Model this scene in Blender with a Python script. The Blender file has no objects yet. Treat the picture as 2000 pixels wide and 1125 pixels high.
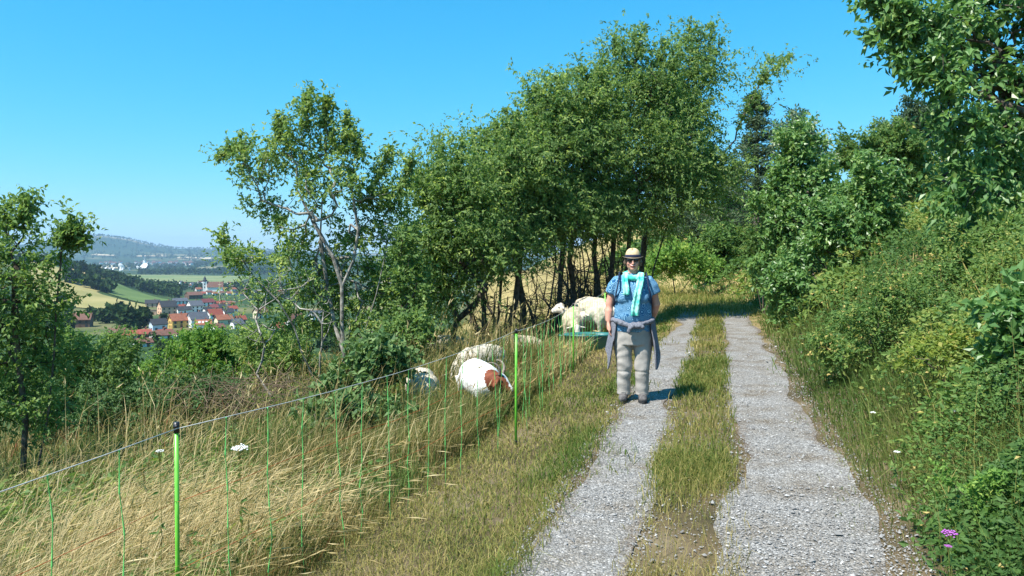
import bpy, math, random
import numpy as np
from mathutils import Vector, Matrix

# ------------------------------------------------------------------ camera, sky, sun, exposure
SC = bpy.context.scene
COL = SC.collection
F = 1500.0 / 2000.0            # focal length in frame widths
EYE = 1.6
cam_d = bpy.data.cameras.new("camera")
cam = bpy.data.objects.new("camera", cam_d)
COL.objects.link(cam)
cam.location = (0, 0, EYE)
cam.rotation_euler = (math.radians(90), 0, 0)
cam_d.sensor_width = 36
cam_d.lens = 36 * F
cam_d.shift_y = -62.5 / 2000
cam_d.clip_start = 0.05
cam_d.clip_end = 40000
SC.camera = cam

SUN_EL = math.radians(56)
SUN_AZ = math.radians(232)          # clockwise from +Y
world = bpy.data.worlds.new("World")
SC.world = world
world.use_nodes = True
wn = world.node_tree.nodes
wl = world.node_tree.links
bg = wn["Background"]
sky = wn.new("ShaderNodeTexSky")
sky.sky_type = 'NISHITA'
sky.sun_disc = False
sky.sun_elevation = SUN_EL
sky.sun_rotation = SUN_AZ
sky.altitude = 300
sky.air_density = 1.0
sky.dust_density = 0.3
sky.ozone_density = 2.0
sksep = wn.new("ShaderNodeSeparateColor"); skcom = wn.new("ShaderNodeCombineColor")
wl.new(sky.outputs[0], sksep.inputs[0])
for ch, (gain, gam) in enumerate([(.085, 1.8), (.96, .69), (1.5, .6)]):     # grade of the whole sky
    pw = wn.new("ShaderNodeMath"); pw.operation = 'POWER'; pw.inputs[1].default_value = gam
    ml = wn.new("ShaderNodeMath"); ml.operation = 'MULTIPLY'; ml.inputs[1].default_value = gain
    wl.new(sksep.outputs[ch], pw.inputs[0]); wl.new(pw.outputs[0], ml.inputs[0]); wl.new(ml.outputs[0], skcom.inputs[ch])
wl.new(skcom.outputs[0], bg.inputs["Color"])
bg.inputs["Strength"].default_value = 0.15

sun_d = bpy.data.lights.new("sun", 'SUN')
sun_d.energy = 5.0
sun_d.angle = math.radians(0.53)
sun_d.color = (1.0, 0.95, 0.87)
sun = bpy.data.objects.new("sun", sun_d)
COL.objects.link(sun)
SUNV = Vector((math.sin(SUN_AZ) * math.cos(SUN_EL), math.cos(SUN_AZ) * math.cos(SUN_EL), math.sin(SUN_EL)))
sun.rotation_euler = SUNV.to_track_quat('Z', 'Y').to_euler()
sun.location = (-20, -20, 40)

SC.view_settings.view_transform = 'Standard'
SC.view_settings.look = 'None'
SC.view_settings.exposure = 0.87
SC.view_settings.gamma = 1
SC.view_settings.use_curve_mapping = False
SC.render.engine = 'CYCLES'
SC.cycles.use_denoising = True
SC.cycles.max_bounces = 6
SC.cycles.diffuse_bounces = 3
SC.cycles.glossy_bounces = 2
SC.cycles.transmission_bounces = 3
SC.cycles.volume_bounces = 0
SC.cycles.use_fast_gi = False
SC.cycles.caustics_reflective = False
SC.cycles.caustics_refractive = False

# ------------------------------------------------------------------ helpers
rng = np.random.default_rng(11)


def nrm(a):
    return a / np.maximum(np.linalg.norm(a, axis=-1, keepdims=True), 1e-9)


class MB:
    """collects vertices and faces, builds ONE mesh object"""

    def __init__(s):
        s.v = []; s.f = []; s.t = []; s.m = []; s.n = 0

    def add(s, V, faces, tint=0.5, mi=0):
        V = np.asarray(V, dtype=np.float64).reshape(-1, 3)
        if isinstance(faces, np.ndarray):
            s.f.append(faces + s.n); s.m.append(np.full(len(faces), mi, np.int32))
        else:
            by = {}
            for f in faces:
                by.setdefault(len(f), []).append(f)
            for k in by:
                s.f.append(np.asarray(by[k], dtype=np.int64) + s.n); s.m.append(np.full(len(by[k]), mi, np.int32))
        s.v.append(V)
        t = np.asarray(tint, dtype=np.float64)
        s.t.append(np.full(len(V), float(t)) if t.ndim == 0 else t)
        s.n += len(V)

    def box(s, lo, hi, mi=0, tint=0.5):
        (x0, y0, z0), (x1, y1, z1) = lo, hi
        V = [(x0, y0, z0), (x1, y0, z0), (x1, y1, z0), (x0, y1, z0), (x0, y0, z1), (x1, y0, z1), (x1, y1, z1), (x0, y1, z1)]
        s.add(V, np.array([(0, 3, 2, 1), (4, 5, 6, 7), (0, 1, 5, 4), (1, 2, 6, 5), (2, 3, 7, 6), (3, 0, 4, 7)]), tint, mi)

    def mesh(s, name, mats, smooth=False):
        me = bpy.data.meshes.new(name)
        V = np.concatenate(s.v) if s.v else np.zeros((0, 3))
        me.vertices.add(len(V))
        me.vertices.foreach_set("co", V.astype(np.float32).ravel())
        idx = np.concatenate([f.ravel() for f in s.f])
        tot = np.concatenate([np.full(len(f), f.shape[1]) for f in s.f])
        st = np.concatenate([[0], np.cumsum(tot)[:-1]])
        me.loops.add(len(idx)); me.loops.foreach_set("vertex_index", idx.astype(np.int32))
        me.polygons.add(len(tot)); me.polygons.foreach_set("loop_start", st.astype(np.int32))
        mats = mats if isinstance(mats, (list, tuple)) else [mats]
        for m in mats: me.materials.append(m)
        me.polygons.foreach_set("material_index", np.concatenate(s.m).astype(np.int32))
        me.polygons.foreach_set("use_smooth", np.full(len(tot), smooth, dtype=bool))
        a = me.attributes.new("tint", 'FLOAT', 'POINT')
        a.data.foreach_set("value", np.concatenate(s.t).astype(np.float32))
        me.update(calc_edges=True)
        return me

    def build(s, name, mats, parent=None, smooth=False):
        return link(name, s.mesh(name, mats, smooth), parent)


def link(name, data, parent=None):
    o = bpy.data.objects.new(name, data)
    COL.objects.link(o)
    if parent is not None: o.parent = parent
    return o


def tag(o, label=None, cat=None, group=None, kind=None):
    if label: o["label"] = label
    if cat: o["category"] = cat
    if group: o["group"] = group
    if kind: o["kind"] = kind
    return o


def thing(name, label, cat, loc=(0, 0, 0), rz=0.0, group=None):
    o = link(name, None)
    o.location = loc; o.rotation_euler = (0, 0, rz)
    return tag(o, label, cat, group)


def leaves(mb, P, D, N, L, W, tint, fold=0.22):
    n = len(P)
    D = nrm(D); S = nrm(np.cross(D, N)); N = np.cross(S, D)
    L = np.broadcast_to(np.asarray(L, float), (n,))[:, None]; W = np.broadcast_to(np.asarray(W, float), (n,))[:, None]
    m = P + D * L * 0.45 + N * W * fold
    V = np.stack([P, m + S * W * 0.5, P + D * L - N * L * 0.08, m - S * W * 0.5], 1).reshape(-1, 3)
    b = np.arange(n)[:, None] * 4
    T = np.concatenate([b + np.array([0, 1, 2]), b + np.array([0, 2, 3])])
    mb.add(V, T, np.repeat(np.broadcast_to(tint, (n,)), 4))


def prisms(mb, A, B, ra, rb, sides=5, tint=0.5):
    """one tapered prism for every edge A-B"""
    n = len(A)
    if n == 0: return
    D = nrm(B - A)
    ref = np.where(np.abs(D[:, 2:3]) > 0.9, np.array([[1.0, 0, 0]]), np.array([[0, 0, 1.0]]))
    U = nrm(np.cross(D, ref)); W = np.cross(D, U)
    an = np.arange(sides) * 2 * np.pi / sides
    ring = U[:, None] * np.cos(an)[None, :, None] + W[:, None] * np.sin(an)[None, :, None]
    ra = np.broadcast_to(ra, (n,)); rb = np.broadcast_to(rb, (n,))
    V = np.concatenate([A[:, None] + ring * ra[:, None, None], B[:, None] + ring * rb[:, None, None]], 1).reshape(-1, 3)
    k = np.arange(sides); k2 = (k + 1) % sides
    q = np.stack([k, k2, k2 + sides, k + sides], 1)
    mb.add(V, (np.arange(n)[:, None, None] * 2 * sides + q[None]).reshape(-1, 4), tint)


def tube(path, radii, sides=10, flat=None, up=(0, 0, 1)):
    """closed tube along a path; flat = second radius factor list"""
    P = np.asarray(path, float); n = len(P)
    R = np.broadcast_to(np.asarray(radii, float), (n,))
    T = np.gradient(P, axis=0); T = nrm(T)
    up = np.asarray(up, float)
    if abs(np.dot(T.mean(0), up)) > 0.9: up = np.array([0, 1.0, 0])
    U = nrm(np.cross(T, np.broadcast_to(up, T.shape))); W = np.cross(U, T)
    fl = np.broadcast_to(np.asarray(1.0 if flat is None else flat, float), (n,))
    an = np.arange(sides) * 2 * np.pi / sides
    V = P[:, None] + U[:, None] * (np.cos(an)[None, :] * R[:, None])[..., None] + W[:, None] * (np.sin(an)[None, :] * (R * fl)[:, None])[..., None]
    V = V.reshape(-1, 3)
    fc = []
    for i in range(n - 1):
        for k in range(sides):
            k2 = (k + 1) % sides
            fc.append((i * sides + k, i * sides + k2, (i + 1) * sides + k2, (i + 1) * sides + k))
    fc.append(tuple(range(sides - 1, -1, -1))); fc.append(tuple((n - 1) * sides + k for k in range(sides)))
    return V, fc


def loft(rings, sides=20):
    """stack of horizontal ellipses (cx, cy, z, rx, ry)"""
    an = np.arange(sides) * 2 * np.pi / sides
    V = np.array([[(cx + rx * np.cos(a), cy + ry * np.sin(a), z) for a in an] for cx, cy, z, rx, ry in rings]).reshape(-1, 3)
    n = len(rings); fc = []
    for i in range(n - 1):
        for k in range(sides):
            k2 = (k + 1) % sides
            fc.append((i * sides + k, i * sides + k2, (i + 1) * sides + k2, (i + 1) * sides + k))
    fc.append(tuple(range(sides - 1, -1, -1))); fc.append(tuple((n - 1) * sides + k for k in range(sides)))
    return V, fc


def ball(c, r, nu=14, nv=9):
    r = np.broadcast_to(np.asarray(r, float), (3,))
    rings = []
    for j in range(1, nv):
        p = -math.pi / 2 + math.pi * j / nv
        rings.append((c[0], c[1], c[2] + r[2] * math.sin(p), r[0] * math.cos(p), r[1] * math.cos(p)))
    return loft(rings, nu)


def rotated(VF, M):
    V, f = VF
    return (np.asarray(V) @ np.array(M.to_3x3()).T + np.array(M.translation), f)


def remesh(name, pieces, voxel, mat, parent=None, smooth=3, disp=None):
    mb = MB()
    for V, f in pieces: mb.add(V, f)
    o = mb.build(name, mat, None, True)
    m = o.modifiers.new("r", 'REMESH'); m.mode = 'VOXEL'; m.voxel_size = voxel; m.use_smooth_shade = True
    if smooth:
        s = o.modifiers.new("s", 'SMOOTH'); s.factor = 0.5; s.iterations = smooth
    dg = bpy.context.evaluated_depsgraph_get()
    me = bpy.data.meshes.new_from_object(o.evaluated_get(dg))
    old = o.data
    o.modifiers.clear(); o.data = me; bpy.data.meshes.remove(old)
    me.name = name
    if not me.materials: me.materials.append(mat)
    if disp is not None:
        V = np.empty(len(me.vertices) * 3, np.float32); me.vertices.foreach_get("co", V)
        Nn = np.empty(len(me.vertices) * 3, np.float32); me.vertices.foreach_get("normal", Nn)
        V = V.reshape(-1, 3); Nn = Nn.reshape(-1, 3)
        me.vertices.foreach_set("co", (V + Nn * disp(V)[:, None]).astype(np.float32).ravel())
    me.polygons.foreach_set("use_smooth", np.ones(len(me.polygons), dtype=bool))
    me.update()
    if parent is not None: o.parent = parent
    return o


_K = rng.normal(size=(4, 14, 3)); _PH = rng.uniform(0, 6.28, (4, 14))


def noise3(V, freq, s=0):
    """cheap smooth noise about -1..1"""
    K = _K[s % 4]
    return np.sin(np.asarray(V) @ (K.T * freq) + _PH[s % 4]).sum(-1) / 5.0


def noise2(x, y, freq, s=0):
    return noise3(np.stack([x, y, np.zeros_like(x)], -1), freq, s)


def sstep(a, b, x):
    t = np.clip((x - a) / (b - a), 0, 1)
    return t * t * (3 - 2 * t)


# ------------------------------------------------------------------ materials
def newmat(name):
    m = bpy.data.materials.new(name); m.use_nodes = True
    nt = m.node_tree
    return m, nt, nt.nodes["Principled BSDF"]


def nod(nt, typ, **kw):
    n = nt.nodes.new(typ)
    for k, v in kw.items():
        if k in n.inputs: n.inputs[k].default_value = v
        else: setattr(n, k, v)
    return n


def ramp(nt, src, stops, interp='LINEAR'):
    r = nt.nodes.new("ShaderNodeValToRGB")
    r.color_ramp.interpolation = interp
    e = r.color_ramp.elements
    while len(e) > 1: e.remove(e[0])
    e[0].position = stops[0][0]; e[0].color = (*stops[0][1], 1)
    for p, c in stops[1:]:
        x = e.new(p); x.color = (*c, 1)
    nt.links.new(src, r.inputs[0])
    return r.outputs[0]


def setspec(b, rough, spec=0.3):
    b.inputs["Roughness"].default_value = rough
    b.inputs["Specular IOR Level"].default_value = spec


def leafmat(name, stops, transl=0.42, rough=0.55, spec=0.2, tc=1.45, boost=1.0):
    """leaf or blade: colour by the per-leaf tint, part of the light passes through"""
    m, nt, b = newmat(name)
    at = nod(nt, "ShaderNodeAttribute", attribute_name="tint")
    c = ramp(nt, at.outputs["Fac"], [(p, (boost * 1.22 * q[0], boost * q[1], boost * 1.3 * q[2]) if boost > 1 else q) for p, q in stops])
    nt.links.new(c, b.inputs["Base Color"])
    setspec(b, rough, spec)
    tr = nt.nodes.new("ShaderNodeBsdfTranslucent")
    mul = nod(nt, "ShaderNodeMixRGB", blend_type='MULTIPLY'); mul.inputs[0].default_value = 1
    mul.inputs[2].default_value = (tc, tc * 1.0, tc * 0.55, 1)
    nt.links.new(c, mul.inputs[1]); nt.links.new(mul.outputs[0], tr.inputs[0])
    mx = nt.nodes.new("ShaderNodeMixShader"); mx.inputs[0].default_value = transl
    nt.links.new(b.outputs[0], mx.inputs[1]); nt.links.new(tr.outputs[0], mx.inputs[2])
    nt.links.new(mx.outputs[0], nt.nodes["Material Output"].inputs[0])
    return m


def noisemat(name, c1, c2, scale=8, rough=0.8, spec=0.2, bump=0.0, bscale=None, detail=5, coord="Object", p0=0.35, p1=0.65, bdist=0.02):
    m, nt, b = newmat(name)
    tc = nt.nodes.new("ShaderNodeTexCoord")
    n = nod(nt, "ShaderNodeTexNoise", Scale=scale, Detail=detail)
    nt.links.new(tc.outputs[coord], n.inputs["Vector"])
    nt.links.new(ramp(nt, n.outputs["Fac"], [(p0, c1), (p1, c2)]), b.inputs["Base Color"])
    setspec(b, rough, spec)
    if bump:
        n2 = nod(nt, "ShaderNodeTexNoise", Scale=bscale or scale * 3, Detail=6)
        nt.links.new(tc.outputs[coord], n2.inputs["Vector"])
        bp = nod(nt, "ShaderNodeBump", Strength=bump, Distance=bdist)
        nt.links.new(n2.outputs["Fac"], bp.inputs["Height"]); nt.links.new(bp.outputs[0], b.inputs["Normal"])
    return m


def V3(c): return c
G = {}
G["cherry"] = leafmat("cherry_leaf", [(0, (.024, .052, .014)), (.45, (.050, .098, .026)), (.8, (.080, .14, .038)), (1, (.13, .19, .05))], .52, boost=2.6)
G["sparse"] = leafmat("sparse_leaf", [(0, (.03, .07, .02)), (.6, (.07, .13, .03)), (1, (.15, .21, .05))], .4, boost=2.4)
G["walnut"] = leafmat("walnut_leaf", [(0, (.025, .07, .015)), (.6, (.055, .125, .028)), (1, (.12, .19, .045))], .35, .4, .5, boost=2.3)
G["under"] = leafmat("undergrowth_leaf", [(0, (.022, .06, .013)), (.45, (.045, .10, .02)), (.75, (.08, .135, .026)), (.92, (.13, .165, .035)), (1, (.22, .21, .06))], .35, boost=2.05)
G["yellow"] = leafmat("yellow_leaf", [(0, (.05, .11, .016)), (.6, (.11, .17, .022)), (1, (.22, .22, .035))], .4, boost=1.6)
G["silver"] = leafmat("silver_leaf", [(0, (.05, .10, .04)), (.6, (.11, .18, .08)), (1, (.25, .32, .2))], .3, boost=1.6)
G["dark"] = leafmat("dark_leaf", [(0, (.012, .035, .01)), (.6, (.03, .07, .018)), (1, (.06, .11, .03))], .25, boost=2.3)
G["pine"] = leafmat("pine_needle", [(0, (.02, .05, .02)), (.6, (.045, .085, .035)), (1, (.08, .12, .05))], .2, .6, boost=1.6)
G["bright"] = leafmat("bright_leaf", [(0, (.03, .085, .014)), (.6, (.07, .15, .024)), (1, (.15, .22, .04))], .4, boost=2.1)
G["farwood"] = leafmat("far_leaf", [(0, (.02, .045, .014)), (.6, (.035, .07, .02)), (1, (.06, .10, .03))], .15, .8, .1)
G["straw"] = leafmat("dry_grass", [(0, (.07, .115, .022)), (.25, (.15, .16, .045)), (.5, (.31, .24, .095)), (.75, (.50, .39, .18)), (.92, (.66, .54, .30)), (1, (.24, .10, .04))], .3, .6, .2, 1.0)
G["verge"] = leafmat("verge_grass", [(0, (.06, .12, .02)), (.35, (.13, .18, .035)), (.65, (.30, .27, .08)), (1, (.45, .36, .15))], .3, .6, .2, 1.0)
G["green"] = leafmat("green_grass", [(0, (.05, .10, .02)), (.5, (.12, .18, .04)), (.8, (.22, .235, .07)), (1, (.42, .36, .15))], .3, .6, .25, 1.0)
G["bark"] = noisemat("dark_bark", (.055, .044, .034), (.14, .118, .095), 14, .9, .15, .6, 30)
G["paleb"] = noisemat("pale_bark", (.11, .10, .085), (.36, .34, .30), 10, .85, .2, .4, 30)
G["twig"] = noisemat("dry_twig", (.09, .06, .04), (.24, .18, .12), 12, .9, .15)
# ------------------------------------------------------------------ lie of the land
def xc(y):
    y = np.asarray(y, float)
    q = np.clip(y - 20, 0, 15)
    return -0.16 + 0.266 * y - 0.012 * q * q - 0.36 * np.maximum(y - 35, 0)


def xcp(y):
    y = np.asarray(y, float)
    return 0.266 - 0.024 * np.clip(y - 20, 0, 15)


def uof(x, y):
    return (x - xc(y)) / np.sqrt(1 + xcp(y) ** 2)


_U = [-400, -150, -80, -45, -25, -14, -8, -4, -2, -1.0, -.85, 1.1, 1.25, 1.6, 4, 10, 20, 40, 80, 400]
_Z = [-32, -28, -21, -12, -5.5, -2.5, -1.15, -.5, -.17, -.05, 0, 0, .02, .16, 1.75, 4.3, 7.0, 10, 13, 20]
_D = [0, 150, 300, 450, 600, 900, 1600, 2500, 5000, 5600, 6400, 7200, 8200, 9000, 12000, 20000]
_B = [-14, -22, -30, -37, -41, -47, -60, -60, -60, -47, -20, 10, 20, 20, 0, 0]


def H(x, y, detail=True):
    x = np.asarray(x, float); y = np.asarray(y, float)
    u = uof(x, y); d = np.hypot(x, y)
    z = np.interp(u, _U, _Z)
    z = z - np.minimum(0.0015 * np.maximum(d - 15, 0) ** 2, 14) * sstep(-3, -9, u)
    if detail:
        off = sstep(1.1, 1.7, np.abs(u - .1))
        z = z + off * (0.05 * noise2(x, y, .55, 1) + 0.02 * noise2(x, y, 2.2, 2)) * sstep(120, 30, d)
    base = np.interp(d, _D, _B)
    a = np.where(y > 1, x / np.maximum(y, 1), np.where(x < 0, -9, 9))
    base = base + 45 * sstep(-.43, -.63, a) * sstep(600, 1150, d) * sstep(2000, 1250, d) * (a > -5)
    summit = np.interp(a, [-2, -.75, -.61, -.575, -.533, -.50, -.47, -.44, -.2, 2], [30, 60, 105, 170, 185, 150, 90, 50, 10, 10])
    base = base + summit * sstep(6800, 8600, d) * sstep(11500, 9200, d)
    base = base + 52 * sstep(-.44, -.30, a) * sstep(2600, 4200, d) * sstep(6000, 4800, d)
    base = base + sstep(2500, 7000, d) * 10 * noise2(x, y, .0016, 3)
    w = sstep(80, 280, d)
    return z * (1 - w) + base * w


def at(px, py, y):
    return np.array([(px - 1000) / 1500 * y, y, EYE - (py - 500) / 1500 * y])


def hit(px, py, d0=2.0, d1=9000.0):
    ys = np.geomspace(d0, d1, 4000)
    x = (px - 1000) / 1500 * ys
    zr = EYE - (py - 500) / 1500 * ys
    below = np.nonzero(zr <= H(x, ys, False))[0]
    i = below[0] if len(below) else len(ys) - 1
    return np.array([x[i], ys[i], float(H(x[i], ys[i], False))])


def onground(px, y):
    x = (px - 1000) / 1500 * y
    return np.array([x, y, float(H(x, y))])


# the ground: one sheet out past the hills
def make_ground():
    r = np.concatenate([[0.0], np.geomspace(0.6, 14000, 350)])
    fa = np.radians(np.concatenate([np.arange(-46, 46, .5), np.arange(46, 314, 3.0)]))
    R, A = np.meshgrid(r, fa, indexing='ij')
    X = R * np.sin(A); Y = R * np.cos(A)
    Z = H(X, Y)
    na = len(fa)
    i = np.arange(len(r) - 1)[:, None] * na; k = np.arange(na)[None]
    k2 = (k + 1) % na
    Q = np.stack([i + k, i + k2, i + na + k2, i + na + k], -1).reshape(-1, 4)
    m, nt, b = newmat("ground_soil")
    geo = nt.nodes.new("ShaderNodeNewGeometry")
    n1 = nod(nt, "ShaderNodeTexNoise", Scale=1.3, Detail=8); nt.links.new(geo.outputs["Position"], n1.inputs["Vector"])
    near = ramp(nt, n1.outputs["Fac"], [(.3, (.045, .042, .022)), (.5, (.12, .09, .05)), (.7, (.19, .15, .095))])
    n2 = nod(nt, "ShaderNodeTexNoise", Scale=.006, Detail=6); nt.links.new(geo.outputs["Position"], n2.inputs["Vector"])
    far = ramp(nt, n2.outputs["Fac"], [(.38, (.03, .06, .02)), (.5, (.045, .08, .025)), (.56, (.11, .12, .045)), (.64, (.22, .18, .09))])
    n3 = nod(nt, "ShaderNodeTexNoise", Scale=.0011, Detail=9, Roughness=.65); nt.links.new(geo.outputs["Position"], n3.inputs["Vector"])
    vfar = ramp(nt, n3.outputs["Fac"], [(.45, (.02, .045, .016)), (.54, (.03, .055, .02)), (.58, (.075, .09, .035)), (.63, (.26, .22, .12))])
    tt = nod(nt, "ShaderNodeAttribute", attribute_name="tint")
    def mixc(lo, hi, ca, cb):
        mr = nt.nodes.new("ShaderNodeMapRange"); mr.inputs[1].default_value = lo; mr.inputs[2].default_value = hi
        nt.links.new(tt.outputs["Fac"], mr.inputs[0])
        mx = nt.nodes.new("ShaderNodeMixRGB"); nt.links.new(mr.outputs[0], mx.inputs[0])
        nt.links.new(ca, mx.inputs[1]); nt.links.new(cb, mx.inputs[2]); return mx.outputs[0]
    dry = ramp(nt, n1.outputs["Fac"], [(.35, (.17, .15, .055)), (.5, (.30, .235, .095)), (.65, (.40, .31, .14))])
    c = mixc(.27, .34, near, dry); c = mixc(.44, .52, c, far); c = mixc(.72, .8, c, vfar)
    nt.links.new(c, b.inputs["Base Color"]); setspec(b, .95, .1)
    nb = nod(nt, "ShaderNodeTexNoise", Scale=25, Detail=5); nt.links.new(geo.outputs["Position"], nb.inputs["Vector"])
    bp = nod(nt, "ShaderNodeBump", Strength=.5, Distance=.03); nt.links.new(nb.outputs["Fac"], bp.inputs["Height"]); nt.links.new(bp.outputs[0], b.inputs["Normal"])
    mb = MB()
    tint = np.clip(np.log10(np.maximum(R, 1)) / 4.2, 0, 1)     # distance class: 0.33 = 25 m, 0.76 = 1.6 km
    mb.add(np.stack([X, Y, Z], -1).reshape(-1, 3), Q, tint.ravel())
    return tag(mb.build("ground", m, None, True), kind="structure")


make_ground()


# the two gravel wheel tracks
def gravelmat():
    m, nt, b = newmat("track_gravel")
    geo = nt.nodes.new("ShaderNodeNewGeometry")
    v = nod(nt, "ShaderNodeTexVoronoi", Scale=85); nt.links.new(geo.outputs["Position"], v.inputs["Vector"])
    sh = nt.nodes.new("ShaderNodeSeparateColor"); nt.links.new(v.outputs["Color"], sh.inputs[0])
    c1 = ramp(nt, sh.outputs[0], [(0, (.12, .116, .11)), (.5, (.23, .225, .216)), (.85, (.31, .303, .292)), (1, (.48, .47, .455))])
    n = nod(nt, "ShaderNodeTexNoise", Scale=2.2, Detail=8, Roughness=.6); nt.links.new(geo.outputs["Position"], n.inputs["Vector"])
    wear = ramp(nt, n.outputs["Fac"], [(.34, (.66, .57, .46)), (.46, (.95, .90, .83)), (.56, (1.02, 1.0, .97)), (.7, (1.15, 1.14, 1.12))])
    mx = nod(nt, "ShaderNodeMixRGB", blend_type='MULTIPLY'); mx.inputs[0].default_value = 1
    nt.links.new(c1, mx.inputs[1]); nt.links.new(wear, mx.inputs[2])
    tt = nod(nt, "ShaderNodeAttribute", attribute_name="tint")
    ne = nod(nt, "ShaderNodeTexNoise", Scale=14, Detail=6); nt.links.new(geo.outputs["Position"], ne.inputs["Vector"])
    ad = nod(nt, "ShaderNodeMath", operation='ADD'); nt.links.new(tt.outputs["Fac"], ad.inputs[0]); nt.links.new(ne.outputs["Fac"], ad.inputs[1])
    e = ramp(nt, ad.outputs[0], [(.95, (0, 0, 0)), (1.0, (1, 1, 1))])
    mp = nod(nt, "ShaderNodeMath", operation='SUBTRACT'); mp.inputs[1].default_value = .55
    nt.links.new(ad.outputs[0], mp.inputs[0])
    e = ramp(nt, mp.outputs[0], [(.25, (0, 0, 0)), (.5, (1, 1, 1))])
    m2 = nt.nodes.new("ShaderNodeMixRGB"); nt.links.new(e, m2.inputs[0]); nt.links.new(mx.outputs[0], m2.inputs[1])
    soil = ramp(nt, sh.outputs[1], [(0, (.08, .06, .045)), (.7, (.19, .155, .12)), (1, (.34, .32, .29))]); nt.links.new(soil, m2.inputs[2])
    nt.links.new(m2.outputs[0], b.inputs["Base Color"]); setspec(b, .9, .2)
    inv = nod(nt, "ShaderNodeMath", operation='SUBTRACT'); inv.inputs[0].default_value = 1; nt.links.new(v.outputs["Distance"], inv.inputs[1])
    bp = nod(nt, "ShaderNodeBump", Strength=.8, Distance=.012); nt.links.new(inv.outputs[0], bp.inputs["Height"]); nt.links.new(bp.outputs[0], b.inputs["Normal"])
    return m


GRAV = gravelmat()
LANES = [(-.80, -.27), (.27, 1.04)]
for j, (ua, ub) in enumerate(LANES):
    ys = np.concatenate([np.arange(-4, 16, .08), np.arange(16, 23.2, .3)])
    k = 12
    tt = np.linspace(0, 1, k)
    ea = ua - (.15 * sstep(6.5, 3.8, ys) if j else 0) + .10 * noise2(ys, ys * 0, 1.3, j) + .05 * noise2(ys, ys * 0, 5, j + 1)
    eb = ub - (.09 * sstep(6, 4, ys) if j else 0) + .10 * noise2(ys, ys * 0 + 5, 1.2, j + 2) + .05 * noise2(ys, ys * 0 + 3, 5, j)
    Uu = ea[:, None] * (1 - tt) + eb[:, None] * tt
    c = 1 / np.sqrt(1 + xcp(ys) ** 2)
    X = xc(ys)[:, None] + Uu * c[:, None]; Y = ys[:, None] - Uu * (xcp(ys) * c)[:, None]
    Z = H(X, Y) + .008 + .004 * noise2(X, Y, 3, j)
    i = np.arange(len(ys) - 1)[:, None] * k; q = np.arange(k - 1)[None]
    Q = np.stack([i + q, i + q + 1, i + k + q + 1, i + k + q], -1).reshape(-1, 4)
    mb = MB(); edge = np.clip(np.abs(tt - .5) * 2, 0, 1) ** 2.2
    mb.add(np.stack([X, Y, Z], -1).reshape(-1, 3), Q, (edge[None, :] * (.55 + .35 * noise2(ys, ys * 0 + 9, 1.5, j)[:, None])).ravel())
    tag(mb.build("gravel_track", GRAV, None, True), kind="structure")


def scatter(n, d0, d1, a0, a1, keep):
    """points spread evenly over the view cone (nearer = denser), kept where keep(u, d, x, y) says"""
    y = np.exp(rng.uniform(math.log(d0), math.log(d1), n)); a = rng.uniform(a0, a1, n)
    x = a * y
    k = keep(uof(x, y), y, x, y)
    if k.dtype != bool: k = rng.uniform(0, 1, n) < k
    return x[k], y[k]


def stones():
    x, y = scatter(95000, 2.6, 15, -.15, .65, lambda u, d, x, y: (((u > -.95) & (u < -.2)) * .9 + ((u > .16) & (u < 1.22)) * .9 + ((u >= -.2) & (u <= .16)) * .22 + ((u > 1.2) & (u < 1.5)) * .2))
    n = len(x); z = H(x, y)
    s = rng.lognormal(math.log(.0044), .5, n) * (.8 + y * .045)
    base = np.array([[1, 0, 0], [0, 1, 0], [-1, 0, 0], [0, -1, 0], [0, 0, 1], [0, 0, -1]], float)
    V = base[None] * (s[:, None, None] * rng.uniform(.6, 1.25, (n, 6, 1)))
    V[:, :, 2] *= .65
    an = rng.uniform(0, 6.28, n); ca, sa = np.cos(an)[:, None], np.sin(an)[:, None]
    X = V[:, :, 0] * ca - V[:, :, 1] * sa; Y = V[:, :, 0] * sa + V[:, :, 1] * ca
    ti = rng.normal(0, .35, (n, 1))
    Zz = V[:, :, 2] + X * ti
    P = np.stack([X + x[:, None], Y + y[:, None], Zz + (z + .008 + s * .3)[:, None]], -1).reshape(-1, 3)
    fc = np.array([[0, 1, 4], [1, 2, 4], [2, 3, 4], [3, 0, 4], [1, 0, 5], [2, 1, 5], [3, 2, 5], [0, 3, 5]])[:4]
    mb = MB(); mb.add(P, (np.arange(n)[:, None, None] * 6 + fc[None]).reshape(-1, 3), np.repeat(rng.uniform(0, 1, n), 6))
    m, nt, b = newmat("limestone_chip")
    at_ = nod(nt, "ShaderNodeAttribute", attribute_name="tint")
    nt.links.new(ramp(nt, at_.outputs["Fac"], [(0, (.15, .145, .138)), (.5, (.24, .234, .225)), (.85, (.31, .303, .293)), (1, (.47, .46, .445))]), b.inputs["Base Color"]); setspec(b, .85, .25)
    tag(mb.build("gravel", m), "loose grey limestone gravel on the two wheel tracks", "gravel", kind="stuff")


stones()


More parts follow.
